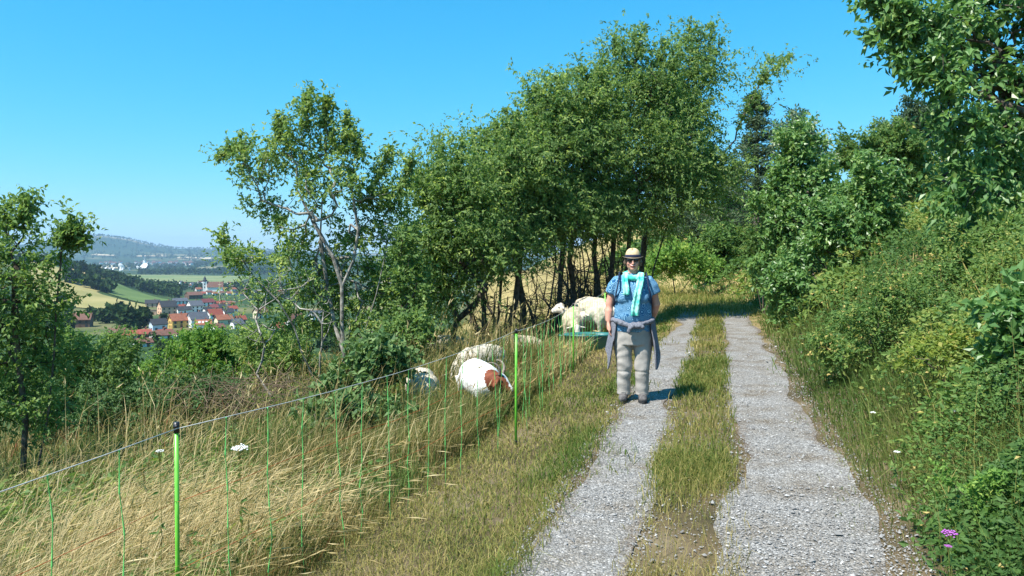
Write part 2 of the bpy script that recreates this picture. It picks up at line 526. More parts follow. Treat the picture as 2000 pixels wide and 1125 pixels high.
# ------------------------------------------------------------------ grasses
def blades(mb, x, y, h, w, lean, leandir, tint, z=None, curl=1.0):
    n = len(x)
    if z is None: z = H(x, y) - .01
    P = np.stack([x, y, z], -1)
    l = np.stack([np.cos(leandir), np.sin(leandir), np.zeros(n)], -1)
    side = rng.uniform(0, 6.28, n); S = np.stack([np.cos(side), np.sin(side) * .5, np.zeros(n)], -1)
    h = np.asarray(h)[:, None]; w = np.asarray(w)[:, None]; lean = np.asarray(lean)[:, None]
    up = np.array([0, 0, 1.0])
    m = P + up * h * .55 + l * lean * h * .3
    t = P + up * h * np.maximum(1 - lean * .45 * curl, .12) + l * lean * h
    V = np.stack([P - S * w * .5, P + S * w * .5, m - S * w * .42, m + S * w * .42, t], 1).reshape(-1, 3)
    b = np.arange(n)[:, None] * 5
    tt = np.repeat(tint, 5)
    T = np.concatenate([b + np.array([0, 1, 3]), b + np.array([0, 3, 2]), b + np.array([2, 3, 4])])
    mb.add(V, T, tt)
    return t, nrm(t - m)


def patch(x, y, f, s): return .5 + .5 * np.clip(noise2(x, y, f, s), -1, 1)


def greenness(x, y):
    return sstep(.40, .60, patch(x, y, .75, 3) * .62 + patch(x, y, 2.2, 0) * .38 + .05 * sstep(-.5, -.15, x / y) + .07 * sstep(-.25, -.4, x / y))


def make_grass():
    # tall dry meadow grass below the fence line
    mb = MB()
    x, y = scatter(330000, 1.5, 70, -1.0, .32, lambda u, d, x, y: np.where(u < -1.95, np.where(u > -16, 1.0, .25), 0) * np.clip(1.15 - d / 90, .2, 1))
    k = rng.uniform(0, 1, len(x)) < (.25 + .75 * patch(x, y, 1.1, 0)) * (1 - .8 * greenness(x, y))
    k &= ~((y > 14.2) & (uof(x, y) > -3.6) & (y < 19) & (uof(x, y) < -2.0) & (rng.uniform(0, 1, len(x)) < .8))
    x, y = x[k], y[k]; n = len(x)
    u = uof(x, y)
    edge = sstep(-1.9, -3.0, u)
    dry = np.clip(.44 - .12 * sstep(-.35, -.1, x / y) + .52 * noise2(x, y, .6, 2) + .30 * noise2(x, y, 2.1, 1) - .10 * sstep(4, 8, y) + .12 * sstep(4.5, 2.5, y), 0, 1)
    tall = rng.uniform(0, 1, n) < .10
    nearl = sstep(6.5, 3.0, y)
    h = rng.uniform(.10, .34, n) * (.65 + .55 * edge) * (1 + .35 * nearl + 1.25 * sstep(6.0, 7.5, y) * sstep(24, 13.5, y) * sstep(-2.0, -2.5, u)) + tall * rng.uniform(.12, .42, n) * (.3 + .7 * edge)
    h = h * (.5 + 1.0 * patch(x, y, 1.6, 1))
    w = np.clip(.0011 * y, .0028, .03) * rng.uniform(.6, 1.4, n)
    tint = np.clip(rng.normal(.08 + .58 * dry, .19, n), 0, .97); tint = np.where(tall, np.clip(tint + .2, 0, .9), tint)
    red = rng.uniform(0, 1, n) < .035; tint[red] = 1
    dirn = rng.normal(.35, .7, n) + 1.1 * noise2(x, y, .9, 3) + np.pi * (rng.uniform(0, 1, n) < .25)
    tip, dr = blades(mb, x, y, h, w * np.where(tall, .7, 1), np.abs(rng.normal(.45, .3, n)) * np.where(tall, .9, 1.15), dirn, tint)
    kt = tall & (rng.uniform(0, 1, n) < .55)
    leaves(mb, tip[kt] - dr[kt] * .03, dr[kt], rng.normal(size=(kt.sum(), 3)), rng.uniform(.05, .13, kt.sum()), np.clip(.0021 * y[kt], .006, .03), np.clip(tint[kt] + .08, 0, .92), .1)
    # clumps standing between the net and the animals
    x, y = scatter(40000, 6.2, 13.5, -.35, .1, lambda u, d, x, y: np.where((u < -2.02) & (u > -3.6), .25 + .75 * sstep(.35, .6, patch(x, y, 1.4, 2)), 0)); n = len(x)
    tip, dr = blades(mb, x, y, rng.uniform(.22, .56, n), np.clip(.0010 * y, .003, .02), np.abs(rng.normal(.4, .25, n)), rng.normal(.3, 1.0, n), np.clip(rng.normal(.42 + .25 * noise2(x, y, 1.0, 0), .18, n), 0, .95))
    tag(mb.build("meadow_grass", G["straw"]), "tall dry straw coloured meadow grass on the slope behind the net fence", "grass", kind="stuff")

    # fresh green grass in patches through the straw
    mb = MB()
    x, y = scatter(190000, 1.6, 26, -1.0, .3, lambda u, d, x, y: np.where((u < -1.98) & (u > -9), greenness(x, y), 0)); n = len(x)
    blades(mb, x, y, rng.uniform(.08, .36, n) * (1 + .4 * sstep(6, 8, y)), np.clip(.0012 * y, .003, .03) * rng.uniform(.6, 1.5, n), np.abs(rng.normal(.6, .4, n)), rng.uniform(0, 6.28, n), np.clip(rng.normal(.42 + .2 * noise2(x, y, .9, 2), .2, n), 0, 1))
    tag(mb.build("green_meadow_grass", G["green"]), "patches of fresh green grass among the straw behind the net fence", "grass", kind="stuff")

    # long bent stalks lying over one another in the corner nearest the camera
    mb = MB()
    x, y = scatter(34000, 1.9, 9, -1.0, .1, lambda u, d, x, y: (u < -2.05) & (u > -7)); n = len(x)
    k = rng.uniform(0, 1, n) < .06 + .62 * sstep(.4, .7, patch(x, y, 1.3, 3)) * sstep(-.22, -.45, x / y) * (1 - .85 * greenness(x, y)); x, y = x[k], y[k]; n = len(x)
    tip, dr = blades(mb, x, y, rng.uniform(.35, .85, n), np.clip(.0010 * y, .0022, .006), np.abs(rng.normal(.85, .3, n)), rng.normal(.2, .45, n) + .7 * noise2(x, y, .8, 1), np.clip(rng.normal(.84, .09, n), .4, .94))
    leaves(mb, tip - dr * .05, dr, rng.normal(size=(n, 3)), rng.uniform(.06, .14, n), .008, np.clip(rng.normal(.78, .06, n), .4, .9), .1)
    tag(mb.build("straw_stalks", G["straw"]), "long bleached grass stalks leaning over at the near end of the fence", "grass", kind="stuff")

    # short trampled verge between fence and track
    mb = MB()
    x, y = scatter(260000, 2.2, 30, -.75, .45, lambda u, d, x, y: np.where((u > -2.3) & (u < -.72), 1.0 - .9 * sstep(-.95, -.72, u), np.where((u > -.72) & (u < -.45), .10 * sstep(.62, .85, patch(x, y, 2.5, 1)), 0)))
    x2, y2 = scatter(60000, 19, 60, -.1, .45, lambda u, d, x, y: np.where((u > -1.2) & (u < 1.3), sstep(19, 23, d), 0)); x = np.concatenate([x, x2]); y = np.concatenate([y, y2]); n = len(x)
    u = uof(x, y)
    dry = np.clip(.55 + .33 * noise2(x, y, .8, 3) + .15 * noise2(x, y, 3.0, 0), 0, 1)
    lush = sstep(-1.35, -1.0, u) * sstep(.3, .8, patch(x, y, 1.3, 2)) + .5 * sstep(.7, .95, patch(x, y, .9, 1))
    h = rng.uniform(.03, .10, n) + lush * rng.uniform(0, .12, n) + sstep(19, 24, y) * rng.uniform(0, .3, n)
    w = np.clip(.0011 * y, .003, .02) * rng.uniform(.6, 1.3, n)
    blades(mb, x, y, h, w, np.abs(rng.normal(.8, .5, n)), rng.uniform(0, 6.28, n), np.clip(rng.normal(.42 + .55 * dry - .34 * lush, .18, n), 0, 1))
    tag(mb.build("verge_grass", G["verge"]), "short trampled yellow green grass between fence and wheel track", "grass", kind="stuff")

    # grass strip between the wheel tracks
    mb = MB()
    x, y = scatter(400000, 2.4, 34, .0, .40, lambda u, d, x, y: np.where(np.abs(u) < .36, (1 - .92 * sstep(.2, .36, np.abs(u))) * (.13 + .87 * sstep(4.7, 6.2, d)), 0) * (.25 + .75 * sstep(.3, .5, patch(x, y, 1.5, 1)))); n = len(x)
    dry = np.clip(.5 + .35 * noise2(x, y, 1.1, 1), 0, 1)
    h = rng.uniform(.03, .12, n) * (.7 + .8 * patch(x, y, 2.2, 2)) + (rng.uniform(0, 1, n) < .04) * .1
    blades(mb, x, y, h, np.clip(.0010 * y, .0028, .02) * rng.uniform(.6, 1.3, n), np.abs(rng.normal(.55, .35, n)), rng.uniform(0, 6.28, n), np.clip(rng.normal(.28 + .6 * dry, .2, n), 0, 1))
    tag(mb.build("median_grass", G["verge"]), "low mixed green and dry grass strip between the two wheel tracks", "grass", kind="stuff")

    # green grass along the foot of the right bank
    mb = MB()
    x, y = scatter(330000, 2.4, 60, .05, .95, lambda u, d, x, y: np.where((u > .86) & (u < 5), np.maximum(sstep(1.0, 1.25, u), .12 * sstep(.6, .85, patch(x, y, 2.3, 0))) * (1 - .93 * sstep(1.9, 3.4, u)) * (1 - .85 * sstep(6, 4.6, d) * sstep(1.5, 1.2, u)), 0)); n = len(x)
    u = uof(x, y)
    h = (rng.uniform(.05, .22, n) * (.35 + .9 * sstep(1.0, 1.8, u)) + (rng.uniform(0, 1, n) < .06) * rng.uniform(.1, .35, n))
    dry = np.clip(.42 + .3 * noise2(x, y, .7, 0) + .25 * sstep(1.3, 1.0, u), 0, 1)
    blades(mb, x, y, h, np.clip(.0011 * y, .003, .03) * rng.uniform(.6, 1.3, n), np.abs(rng.normal(.6, .35, n)), rng.normal(3.4, 1.1, n), np.clip(rng.normal(.12 + .6 * dry, .18, n), 0, 1))
    tag(mb.build("bank_grass", G["green"]), "green tufted grass along the foot of the steep bank", "grass", kind="stuff")


make_grass()


# leafy cover of the bank
MOUNDS = []
for i in range(330):
    yy = math.exp(rng.uniform(math.log(2.2), math.log(55))); uu = 1.5 + 10.5 * rng.uniform(0, 1) ** 1.4
    MOUNDS.append((yy, uu, rng.uniform(.25, .55) * (1 + yy / 40), rng.uniform(.12, .5) * (1 + yy / 45), rng.uniform(0, 1)))
MOUNDS = np.array(MOUNDS)


def mound(x, y):
    u = uof(x, y)
    best = np.zeros_like(x); t = np.full(x.shape, .5)
    for my, mu, r, h, tt in MOUNDS:
        q = ((y - my) ** 2 + (u - mu) ** 2) / (r * r)
        hh = h * np.exp(-q * 1.2)
        k = hh > best; best = np.where(k, hh, best); t = np.where(k, tt, t)
    return best, t


def make_undergrowth():
    x, y = scatter(300000, 2.2, 60, .1, .98, lambda u, d, x, y: np.where((u > 1.12) & (u < 16), .10 * (u > 1.35) + .9 * sstep(1.5 - .38 * sstep(7, 4, d), 2.5 - 1.0 * sstep(7, 4, d), u), 0))
    n = len(x); u = uof(x, y)
    mh, mt = mound(x, y)
    top = .10 + .24 * sstep(1.4, 2.8, u) + mh * sstep(1.1, 1.9, u)
    t = 1 - .85 * rng.uniform(0, 1, n) ** 2.2
    z = H(x, y) + top * t
    big = (mt > .78); sp = (mt * 7.31) % 1.0; tq = (mt * 3.77) % 1.0
    L = np.clip(.0056 * y, .022, .4) * rng.uniform(.6, 1.5, n) * (.65 + 1.15 * sp ** 1.5)
    D = rng.normal(size=(n, 3)) * np.array([1, 1, .55]) + np.array([-.35, -.25, .0])
    N = rng.normal(size=(n, 3)) * .55 + np.array([-.35, -.3, .8])
    tint = np.clip(.10 + .68 * tq + .12 * noise2(x, y, 1.0, 1) + rng.normal(0, .13, n), 0, .93)
    tint[rng.uniform(0, 1, n) < .012] = 1
    mb = MB()
    leaves(mb, np.stack([x, y, z], -1), D, N, L, L * rng.uniform(.42, .7, n), tint)
    # thin stems poking out
    k = rng.choice(n, 2600, replace=False)
    blades(mb, x[k], y[k], top[k] + rng.uniform(.05, .38, 2600), np.clip(.001 * y[k], .003, .02), np.abs(rng.normal(.4, .3, 2600)), rng.uniform(0, 6.28, 2600), np.clip(rng.normal(.85, .12, 2600), 0, 1))
    tag(mb.build("undergrowth", G["under"]), "dense leafy green undergrowth covering the steep bank beside the track", "undergrowth", kind="stuff")


make_undergrowth()


def make_herbs():
    x, y = scatter(15000, 2.2, 16, -.95, .2, lambda u, d, x, y: np.where((u < -2.15) & (u > -7), .06 + .94 * sstep(.42, .66, patch(x, y, 1.1, 0)), 0))
    m = 13; n = len(x)
    X = np.repeat(x, m) + rng.normal(0, .05, n * m); Y = np.repeat(y, m) + rng.normal(0, .05, n * m)
    hh = np.repeat(rng.uniform(.08, .34, n) * np.where(uof(x, y) > -2, .4, 1), m) * rng.uniform(.3, 1, n * m)
    P = np.stack([X, Y, H(X, Y) + hh], -1)
    L = np.repeat(np.where(rng.uniform(0, 1, n) < .2, 1.9, 1.0), m) * np.clip(.0075 * Y, .022, .10) * rng.uniform(.5, 1.3, n * m)
    mb = MB(); leaves(mb, P, rng.normal(size=(n * m, 3)) * np.array([1, 1, .5]), rng.normal(size=(n * m, 3)) * .5 + np.array([-.3, -.3, .8]), L, L * .5, np.clip(np.repeat(rng.uniform(.2, .9, n), m) + rng.normal(0, .1, n * m), 0, 1))
    tag(mb.build("meadow_herbs", G["under"]), "small leafy green herbs growing through the meadow grass", "herbs", kind="stuff")


make_herbs()
# ------------------------------------------------------------------ trees and shrubs
def lobes_at(y0, specs):
    """lobes given as (px, py, half width px, half height px[, depth shift m[, weight]]) at distance y0 -> metres"""
    out = []
    for s in specs:
        dy = s[4] if len(s) > 4 else 0.0
        wt = s[5] if len(s) > 5 else 1.0
        y = y0 + dy; k = y / 1500
        c = at(s[0], s[1], y)
        rx, rz = s[2] * k, s[3] * k
        out.append((c, np.array([rx, min(rx, 1.6) * .9 + .15, rz]), rx * rz * wt))
    return out


def sample_lobes(lobes, n, shell=.45):
    w = np.array([l[2] for l in lobes]); w = w / w.sum()
    idx = rng.choice(len(lobes), n, p=w)
    d = nrm(rng.normal(size=(n, 3)))
    r = rng.uniform(0, 1, n) ** shell
    C = np.array([l[0] for l in lobes]); R = np.array([l[1] for l in lobes])
    return C[idx] + d * r[:, None] * R[idx], d


def grow(stems, pts, stepf=1.0, wander=.12, r0=.006, power=2.3, up=.25):
    """stems: list of polylines from the ground; pts: where twigs must end. Returns nodes, parents, radii"""
    P = []; par = []
    for st in stems:
        prev = -1
        for p in st:
            P.append(np.asarray(p, float)); par.append(prev); prev = len(P) - 1
    P = list(P)
    base = np.mean([s[-1] for s in stems], axis=0)
    first = len(P)
    order = np.argsort(np.linalg.norm(pts - base, axis=1))
    arr = np.zeros((len(P) + len(pts) * 4, 3)); arr[:len(P)] = P; n = len(P)
    dirs = np.zeros_like(arr); dirs[:, 2] = 1
    for i in range(n):
        if par[i] >= 0: dirs[i] = nrm((arr[i] - arr[par[i]])[None])[0]
    cost0 = np.zeros(len(arr))
    c = 0
    for st in stems:
        for j in range(len(st)): cost0[c] = 1.2 * (1 - (j / max(len(st) - 1, 1))) if j < len(st) - 1 else 0; c += 1
    for i in order:
        p = pts[i]
        v = p - arr[:n]
        dist = np.linalg.norm(v, axis=1)
        cs = (v * dirs[:n]).sum(1) / np.maximum(dist, 1e-6)
        cost = dist * (1 + .4 * (v[:, 2] < -.1 * dist) + .4 * (1 - cs)) + cost0[:n]
        j = int(np.argmin(cost))
        a = arr[j]; L = dist[j]
        k = 1 if L < .25 else (2 if L < .7 else 3)
        prev = j
        for q in range(1, k + 1):
            t = q / k
            pt = a + (p - a) * t
            if q < k: pt = pt + rng.normal(0, wander * L, 3) * .5 + np.array([0, 0, -up * L * t * (1 - t)])
            arr[n] = pt; dirs[n] = (pt - arr[prev]) / max(np.linalg.norm(pt - arr[prev]), 1e-6); par.append(prev); prev = n; n += 1
    P = arr[:n]; par = np.array(par)
    r = np.zeros(n); kids = np.zeros(n)
    acc = np.zeros(n)
    for i in range(n - 1, -1, -1):
        rr = (acc[i] + r0 ** power) ** (1 / power) if acc[i] > 0 else r0
        r[i] = rr
        if par[i] >= 0: acc[par[i]] += rr ** power; kids[par[i]] += 1
    return P, par, r, kids


def wood(mb, P, par, r, rmax=9):
    e = np.nonzero(par >= 0)[0]
    A, B = P[par[e]], P[e]; ra, rb = np.minimum(r[par[e]], rmax), np.minimum(r[e], rmax)
    ra = np.minimum(ra, rb * 1.5)
    thick = rb > .02
    prisms(mb, A[thick], B[thick], ra[thick], rb[thick], 8)
    prisms(mb, A[~thick], B[~thick], ra[~thick], rb[~thick], 4)


def sprays(mb, O, out, ns, m, tl, L, W, droop=.4, tint=.45, tv=.18, nup=.5, cand=None, spread=.8):
    """ns twigs with m leaves each; O candidate origins, out outward vectors"""
    i = rng.integers(0, len(O), ns)
    p = O[i] + rng.normal(0, tl * .35, (ns, 3))
    d = nrm(out[i] * .8 + rng.normal(0, .7, (ns, 3)) + np.array([0, 0, nup]))
    tlen = tl * rng.uniform(.5, 1.4, ns)
    t = (np.arange(m) + .5)[None, :] / m + rng.uniform(-.3 / m, .3 / m, (ns, m))
    Q = p[:, None] + d[:, None] * (t * tlen[:, None])[..., None] - np.array([0, 0, 1.0]) * (t ** 2 * tlen[:, None] * droop * .5)[..., None]
    D = d[:, None] * .5 + rng.normal(0, spread, (ns, m, 3)) + np.array([0, 0, -droop])
    N = rng.normal(0, .5, (ns, m, 3)) + np.array([-.42, -.38, .68])
    n = ns * m
    tn = np.clip(tint + rng.normal(0, tv * .7, (ns, 1)) + rng.normal(0, tv * .7, (ns, m)), 0, 1).ravel()
    Ls = L * rng.uniform(.6, 1.3, n)
    leaves(mb, Q.reshape(-1, 3), D.reshape(-1, 3), N.reshape(-1, 3), Ls, Ls * W * rng.uniform(.8, 1.2, n), tn)
    return p, d, tlen


def tree(name, label, cat, base, lobes, npts, ns, m, leafL, leafW, mat, bark="bark", stems=None, tl=.3, droop=.4, tint=.45, nup=.4, r0=.006, group=None, shell=.4, spikes=(), power=2.3, shoots=0, tv=.18, wander=.12, fork=.45, rmax=9, clumps=0):
    root = thing(name, label, cat, tuple(base), group=group)
    base = np.asarray(base, float)
    cen = np.average([l[0] for l in lobes], axis=0, weights=[l[2] for l in lobes])
    if stems is None:
        top = base + (cen - base) * fork
        mid = (base + top) / 2 + rng.normal(0, .06, 3) * np.array([1, 1, 0])
        stems = [[base + np.array([0, 0, -.15]), base + (mid - base) * .5, mid, (mid + top) / 2 + rng.normal(0, .03, 3), top]]
    pts, od = sample_lobes(lobes, npts, shell)
    sp = []
    for s in spikes:                       # long shoots that poke out of the outline
        a, b = np.asarray(s[0], float), np.asarray(s[1], float)
        for q in np.linspace(0, 1, 5): sp.append(a + (b - a) * q)
    if sp: pts = np.concatenate([pts, np.array(sp)])
    P, par, r, kids = grow(stems, pts, wander=wander, r0=r0, power=power)
    mb = MB(); wood(mb, P - base, par, r, rmax)
    mb.build("trunk", G[bark], root)
    tips = np.nonzero((r < r0 * 3.2))[0]
    tips = tips[tips >= sum(len(s) for s in stems)]
    O = P[tips]; out = nrm(P[tips] - P[par[tips]])
    mb = MB()
    if clumps:                              # leaves gathered on boughs with gaps between
        ci = rng.choice(len(O), min(clumps, len(O)), replace=False)
        pick = ci[rng.integers(0, len(ci), ns)]
        off = rng.normal(0, 1, (ns, 3)) * np.array([tl * .95, tl * .95, tl * .42])
        O, out = O[pick] + off, nrm(out[pick] + off)
    sprays(mb, O - base, out, ns, m, tl, leafL, leafW, droop, tint, tv, nup)
    if sp:
        S = np.array(sp); sd = np.repeat(nrm(np.array([np.asarray(s[1]) - np.asarray(s[0]) for s in spikes])), 5, 0)
        sprays(mb, S - base, sd, len(sp) * 9, m, tl * .42, leafL, leafW, droop, tint, tv, nup * .5)
    mb.build("crown", G[mat], root)
    return root


def row(y, specs):
    return lobes_at(y, [(s[0], s[1] + ((34 if s[0] < 1190 else 14) if s[1] < 350 else -12 if s[0] > 925 else 0), s[2] * .86, s[3] * (.80 if s[1] < 420 else .62)) + tuple(s[4:]) for s in specs])


def px_spikes(y, lst):
    return [(at(a, b, y), at(c + (c - a) * .1, d + (d - b) * .1, y)) for a, b, c, d in lst]


CH = dict(leafL=.092, leafW=.45, mat="cherry", droop=.65, tl=.34, tint=.52, nup=.25, m=9, tv=.26, clumps=110, rmax=.075)
TG = "cherry trees in the row behind the net fence"
# the row of trees, from the near left one to the tallest beside the path
tree("cherry_tree", "low bushy tree with a bare crooked trunk standing right behind the horned goat", "tree", onground(884, 15.5),
     row(15.5, [(865, 380, 45, 75), (840, 480, 48, 75), (900, 470, 70, 90), (850, 570, 45, 50), (930, 530, 50, 30), (895, 330, 40, 60), (830, 620, 26, 40)]), 300, 3500, group=TG,
     stems=[[onground(884, 15.5) + [0, 0, -.1], at(886, 650, 15.5), at(893, 625, 15.5), at(880, 590, 15.5), at(868, 545, 15.6), at(872, 480, 15.6)], [at(893, 625, 15.5), at(925, 597, 15.4), at(950, 560, 15.3)]],
     spikes=px_spikes(15.5, [(860, 350, 858, 292), (895, 330, 905, 282), (832, 400, 824, 345)]), **{**CH, "leafL": .085})
tree("cherry_tree", "slim cherry tree whose dark stems fork just above the goat's back", "tree", onground(958, 17),
     row(17, [(935, 340, 50, 70), (960, 420, 75, 80), (985, 330, 60, 75), (960, 500, 80, 45), (1000, 480, 70, 60), (910, 330, 40, 55), (1010, 280, 40, 60)]), 300, 3700, group=TG,
     stems=[[onground(950, 17) + [0, 0, -.1], at(945, 600, 17), at(940, 540, 17), at(950, 450, 17)], [onground(962, 17.2) + [0, 0, -.1], at(975, 610, 17.2), at(980, 530, 17), at(985, 430, 17)], [onground(975, 17) + [0, 0, -.1], at(1005, 600, 17), at(1015, 520, 17)]],
     spikes=px_spikes(17, [(930, 320, 925, 268), (1000, 300, 1004, 235), (945, 330, 948, 262), (960, 320, 972, 250), (985, 300, 990, 225)]), **CH)
tree("cherry_tree", "cherry tree with thin crowded stems midway along the row behind the fence", "tree", onground(1030, 18),
     row(18, [(1040, 270, 50, 70), (1045, 370, 80, 90), (1020, 460, 70, 60), (1075, 450, 80, 70), (1065, 230, 46, 60), (1090, 280, 50, 70), (1015, 300, 40, 60)]), 320, 4000, group=TG,
     stems=[[onground(1020, 18) + [0, 0, -.1], at(1022, 600, 18), at(1012, 540, 18), at(1020, 440, 18)], [onground(1042, 18.2) + [0, 0, -.1], at(1046, 600, 18.2), at(1050, 520, 18), at(1048, 400, 18)], [onground(1055, 17.6) + [0, 0, -.1], at(1075, 590, 17.6), at(1085, 520, 17.8)]],
     spikes=px_spikes(18, [(1068, 230, 1072, 155), (1085, 240, 1092, 168), (1040, 240, 1038, 190), (1110, 250, 1130, 178), (1055, 250, 1050, 185), (1020, 280, 1012, 225)]), **CH)
tree("cherry_tree", "cherry tree with its trunk just left of the feeding sheep", "tree", onground(1105, 19),
     row(19, [(1120, 240, 60, 70), (1130, 330, 80, 90), (1110, 430, 80, 70), (1160, 430, 80, 70), (1150, 200, 40, 50), (1170, 260, 60, 80), (1095, 220, 30, 50)]), 340, 4200, group=TG,
     stems=[[onground(1100, 19) + [0, 0, -.1], at(1092, 590, 19), at(1096, 530, 19), at(1105, 400, 19)], [onground(1118, 19.3) + [0, 0, -.1], at(1122, 580, 19.3), at(1112, 510, 19.2), at(1130, 380, 19)]],
     spikes=px_spikes(19, [(1140, 210, 1136, 145), (1165, 200, 1172, 150), (1185, 200, 1192, 140), (1150, 230, 1152, 160), (1110, 250, 1106, 190)]), **CH)
tree("cherry_tree", "tallest cherry tree of the row, its dark trunk behind the standing person", "tree", onground(1205, 20),
     row(20, [(1235, 190, 55, 60), (1225, 290, 90, 100), (1190, 400, 90, 70), (1260, 400, 90, 70), (1240, 140, 44, 55), (1310, 270, 70, 90), (1190, 210, 50, 70), (1280, 150, 40, 60)]), 400, 5300, group=TG,
     stems=[[onground(1195, 20) + [0, 0, -.1], at(1190, 580, 20), at(1196, 510, 20), at(1205, 380, 20)], [onground(1215, 20.2) + [0, 0, -.1], at(1222, 560, 20.2), at(1228, 480, 20), at(1235, 330, 20)], [onground(1180, 19.8) + [0, 0, -.1], at(1170, 580, 19.8), at(1160, 500, 19.8), at(1165, 420, 20)]],
     spikes=px_spikes(20, [(1240, 130, 1256, 62), (1205, 160, 1200, 92), (1270, 150, 1302, 80), (1225, 140, 1215, 88), (1290, 170, 1296, 95), (1250, 130, 1240, 78), (1180, 200, 1176, 128), (1320, 170, 1318, 110)]), **CH)
tree("cherry_tree", "spreading cherry tree arching over the bend of the path", "tree", onground(1262, 21.5),
     row(21.5, [(1340, 220, 60, 70), (1330, 320, 90, 70), (1375, 290, 42, 45, 0, .7), (1350, 400, 70, 35), (1350, 150, 40, 50), (1300, 440, 60, 40), (1430, 290, 26, 24, 0, .4), (1400, 350, 45, 30, 0, .4), (1290, 180, 40, 50)]), 420, 5000, group=TG,
     stems=[[onground(1255, 21.5) + [0, 0, -.1], at(1252, 540, 21.5), at(1258, 470, 21.5), at(1280, 380, 21.5)], [onground(1272, 21.8) + [0, 0, -.1], at(1275, 530, 21.8), at(1300, 450, 21.7), at(1340, 340, 21.5)]],
     spikes=px_spikes(21.5, [(1345, 140, 1350, 65), (1370, 140, 1388, 62), (1385, 160, 1404, 90), (1320, 130, 1330, 85), (1360, 130, 1368, 70), (1440, 250, 1500, 130), (1490, 150, 1534, 114), (1450, 230, 1480, 170)]), **CH)
# bare stems and brush under the trees
root = thing("thicket", "tangle of bare dark stems and dead twigs beneath the row of trees", "thicket", tuple(onground(1060, 18.5)))
b0 = np.array(onground(1060, 18.5)); mb = MB()
for i in range(85):
    pxx = rng.uniform(930, 1245); yy = 16.2 + (pxx - 900) / 350 * 4.2 + rng.uniform(.2, 1.4)
    g = onground(pxx, yy); st = [g]
    hh = rng.uniform(.9, 2.6); ln = rng.normal(0, .35, 2)
    for q in (.25, .5, .75, 1): st.append(g + np.array([ln[0] * q, ln[1] * q, hh * q]) + rng.normal(0, .06, 3))
    st = np.array(st); r = rng.uniform(.012, .045) * np.array([1, .85, .7, .5, .3])
    prisms(mb, st[:-1] - b0, st[1:] - b0, r[:-1], r[1:], 6)
    for q in range(9):
        a = st[rng.integers(1, 5)]; dd = rng.normal(size=3) * np.array([1, 1, .6]); dd /= np.linalg.norm(dd)
        e1 = a + dd * rng.uniform(.2, .6); e2 = e1 + (dd + rng.normal(0, .5, 3)) * .3
        prisms(mb, np.array([a, e1]) - b0, np.array([e1, e2]) - b0, np.array([.008, .006]), np.array([.006, .003]), 4)
tag(mb.build("stems", G["bark"], root), kind="stuff")

# the open, half bare tree at the left
yb = 13.0
bse = onground(668, yb)
tree("sparse_tree", "half bare tree with pale branches and loose tufts of leaves above the brambles", "tree", bse,
     lobes_at(yb, [(590, 300, 70, 60), (500, 310, 62, 45, .2, .8), (600, 230, 40, 40, 0, .8), (670, 290, 40, 60), (650, 370, 80, 60, 0, .9), (530, 390, 60, 50, .3, .7), (740, 380, 55, 55, .4, .9), (700, 460, 60, 45, .5, .8), (570, 480, 50, 45, .2, .6), (640, 540, 70, 70, .7, 1.1), (720, 560, 50, 60, .6, .9), (475, 510, 32, 26, -.4, .9), (600, 620, 60, 40, .7, .7), (700, 630, 70, 50, .5, .8), (540, 560, 50, 50, .3, .5), (770, 460, 40, 60, .5, .7), (760, 580, 40, 50, .6, .7)]),
     380, 3100, 8, .082, .47, "sparse", bark="paleb", tl=.22, droop=.35, tint=.5, nup=.35, r0=.0042, shell=.5, tv=.26, rmax=.05, power=2.6,
     stems=[[bse + [0, 0, -.2], at(672, 690, yb), at(668, 640, yb), at(668, 560, yb), at(650, 500, yb), at(610, 430, yb), at(580, 370, yb)],
            [bse + [.05, 0, -.2], at(690, 700, yb - .1), at(715, 640, yb - .1), at(735, 575, yb - .1), at(752, 500, yb), at(758, 440, yb)],
            [at(668, 560, yb), at(690, 510, yb), at(700, 450, yb), at(690, 390, yb)],
            [at(672, 690, yb), at(655, 640, yb + .2), at(640, 560, yb + .3), at(625, 470, yb + .3), at(630, 380, yb + .2)],
            [bse + [-.25, 0, -.2], at(590, 690, yb - .3), at(575, 640, yb - .3), at(545, 590, yb - .4), at(500, 545, yb - .4), at(478, 515, yb - .4)]],
     spikes=px_spikes(yb, [(598, 250, 602, 188), (635, 250, 640, 205), (480, 280, 436, 300), (540, 270, 548, 238), (740, 350, 758, 300), (780, 370, 800, 325), (470, 520, 435, 470), (700, 300, 680, 240)]))
# dead branches of the same clump
root = thing("dead_shrub", "leafless grey shrub with thin fanned twigs left of the half bare tree", "shrub", tuple(onground(590, 11.6)))
b0 = np.array(onground(590, 11.6)); mb = MB()
ends = [(470, 560), (500, 600), (455, 600), (530, 560), (560, 570), (590, 560), (620, 590), (520, 640), (480, 640), (640, 620), (610, 540), (560, 520), (440, 560)]
pts = np.array([at(a + rng.normal(0, 14), b + rng.normal(0, 14), 11.6 + rng.normal(0, .4)) for a, b in ends for _ in range(7)])
P, par, r, kids = grow([[b0 + [q, 0, -.1], b0 + [q * 1.6, 0, .25], b0 + [q * 2.4, .1, .55]] for q in (-.3, -.1, .1, .25)], pts, wander=.05, r0=.0032, power=2.8)
wood(mb, P - b0, par, r * 1.15); tag(mb.build("branches", G["paleb"], root), kind="stuff")
mb = MB(); tp = np.nonzero(r < .006)[0]; sprays(mb, P[tp] - b0, nrm(P[tp] - P[par[tp]]), 130, 6, .14, .05, .5, .3, .6, .3); mb.build("leaves", G["sparse"], root)

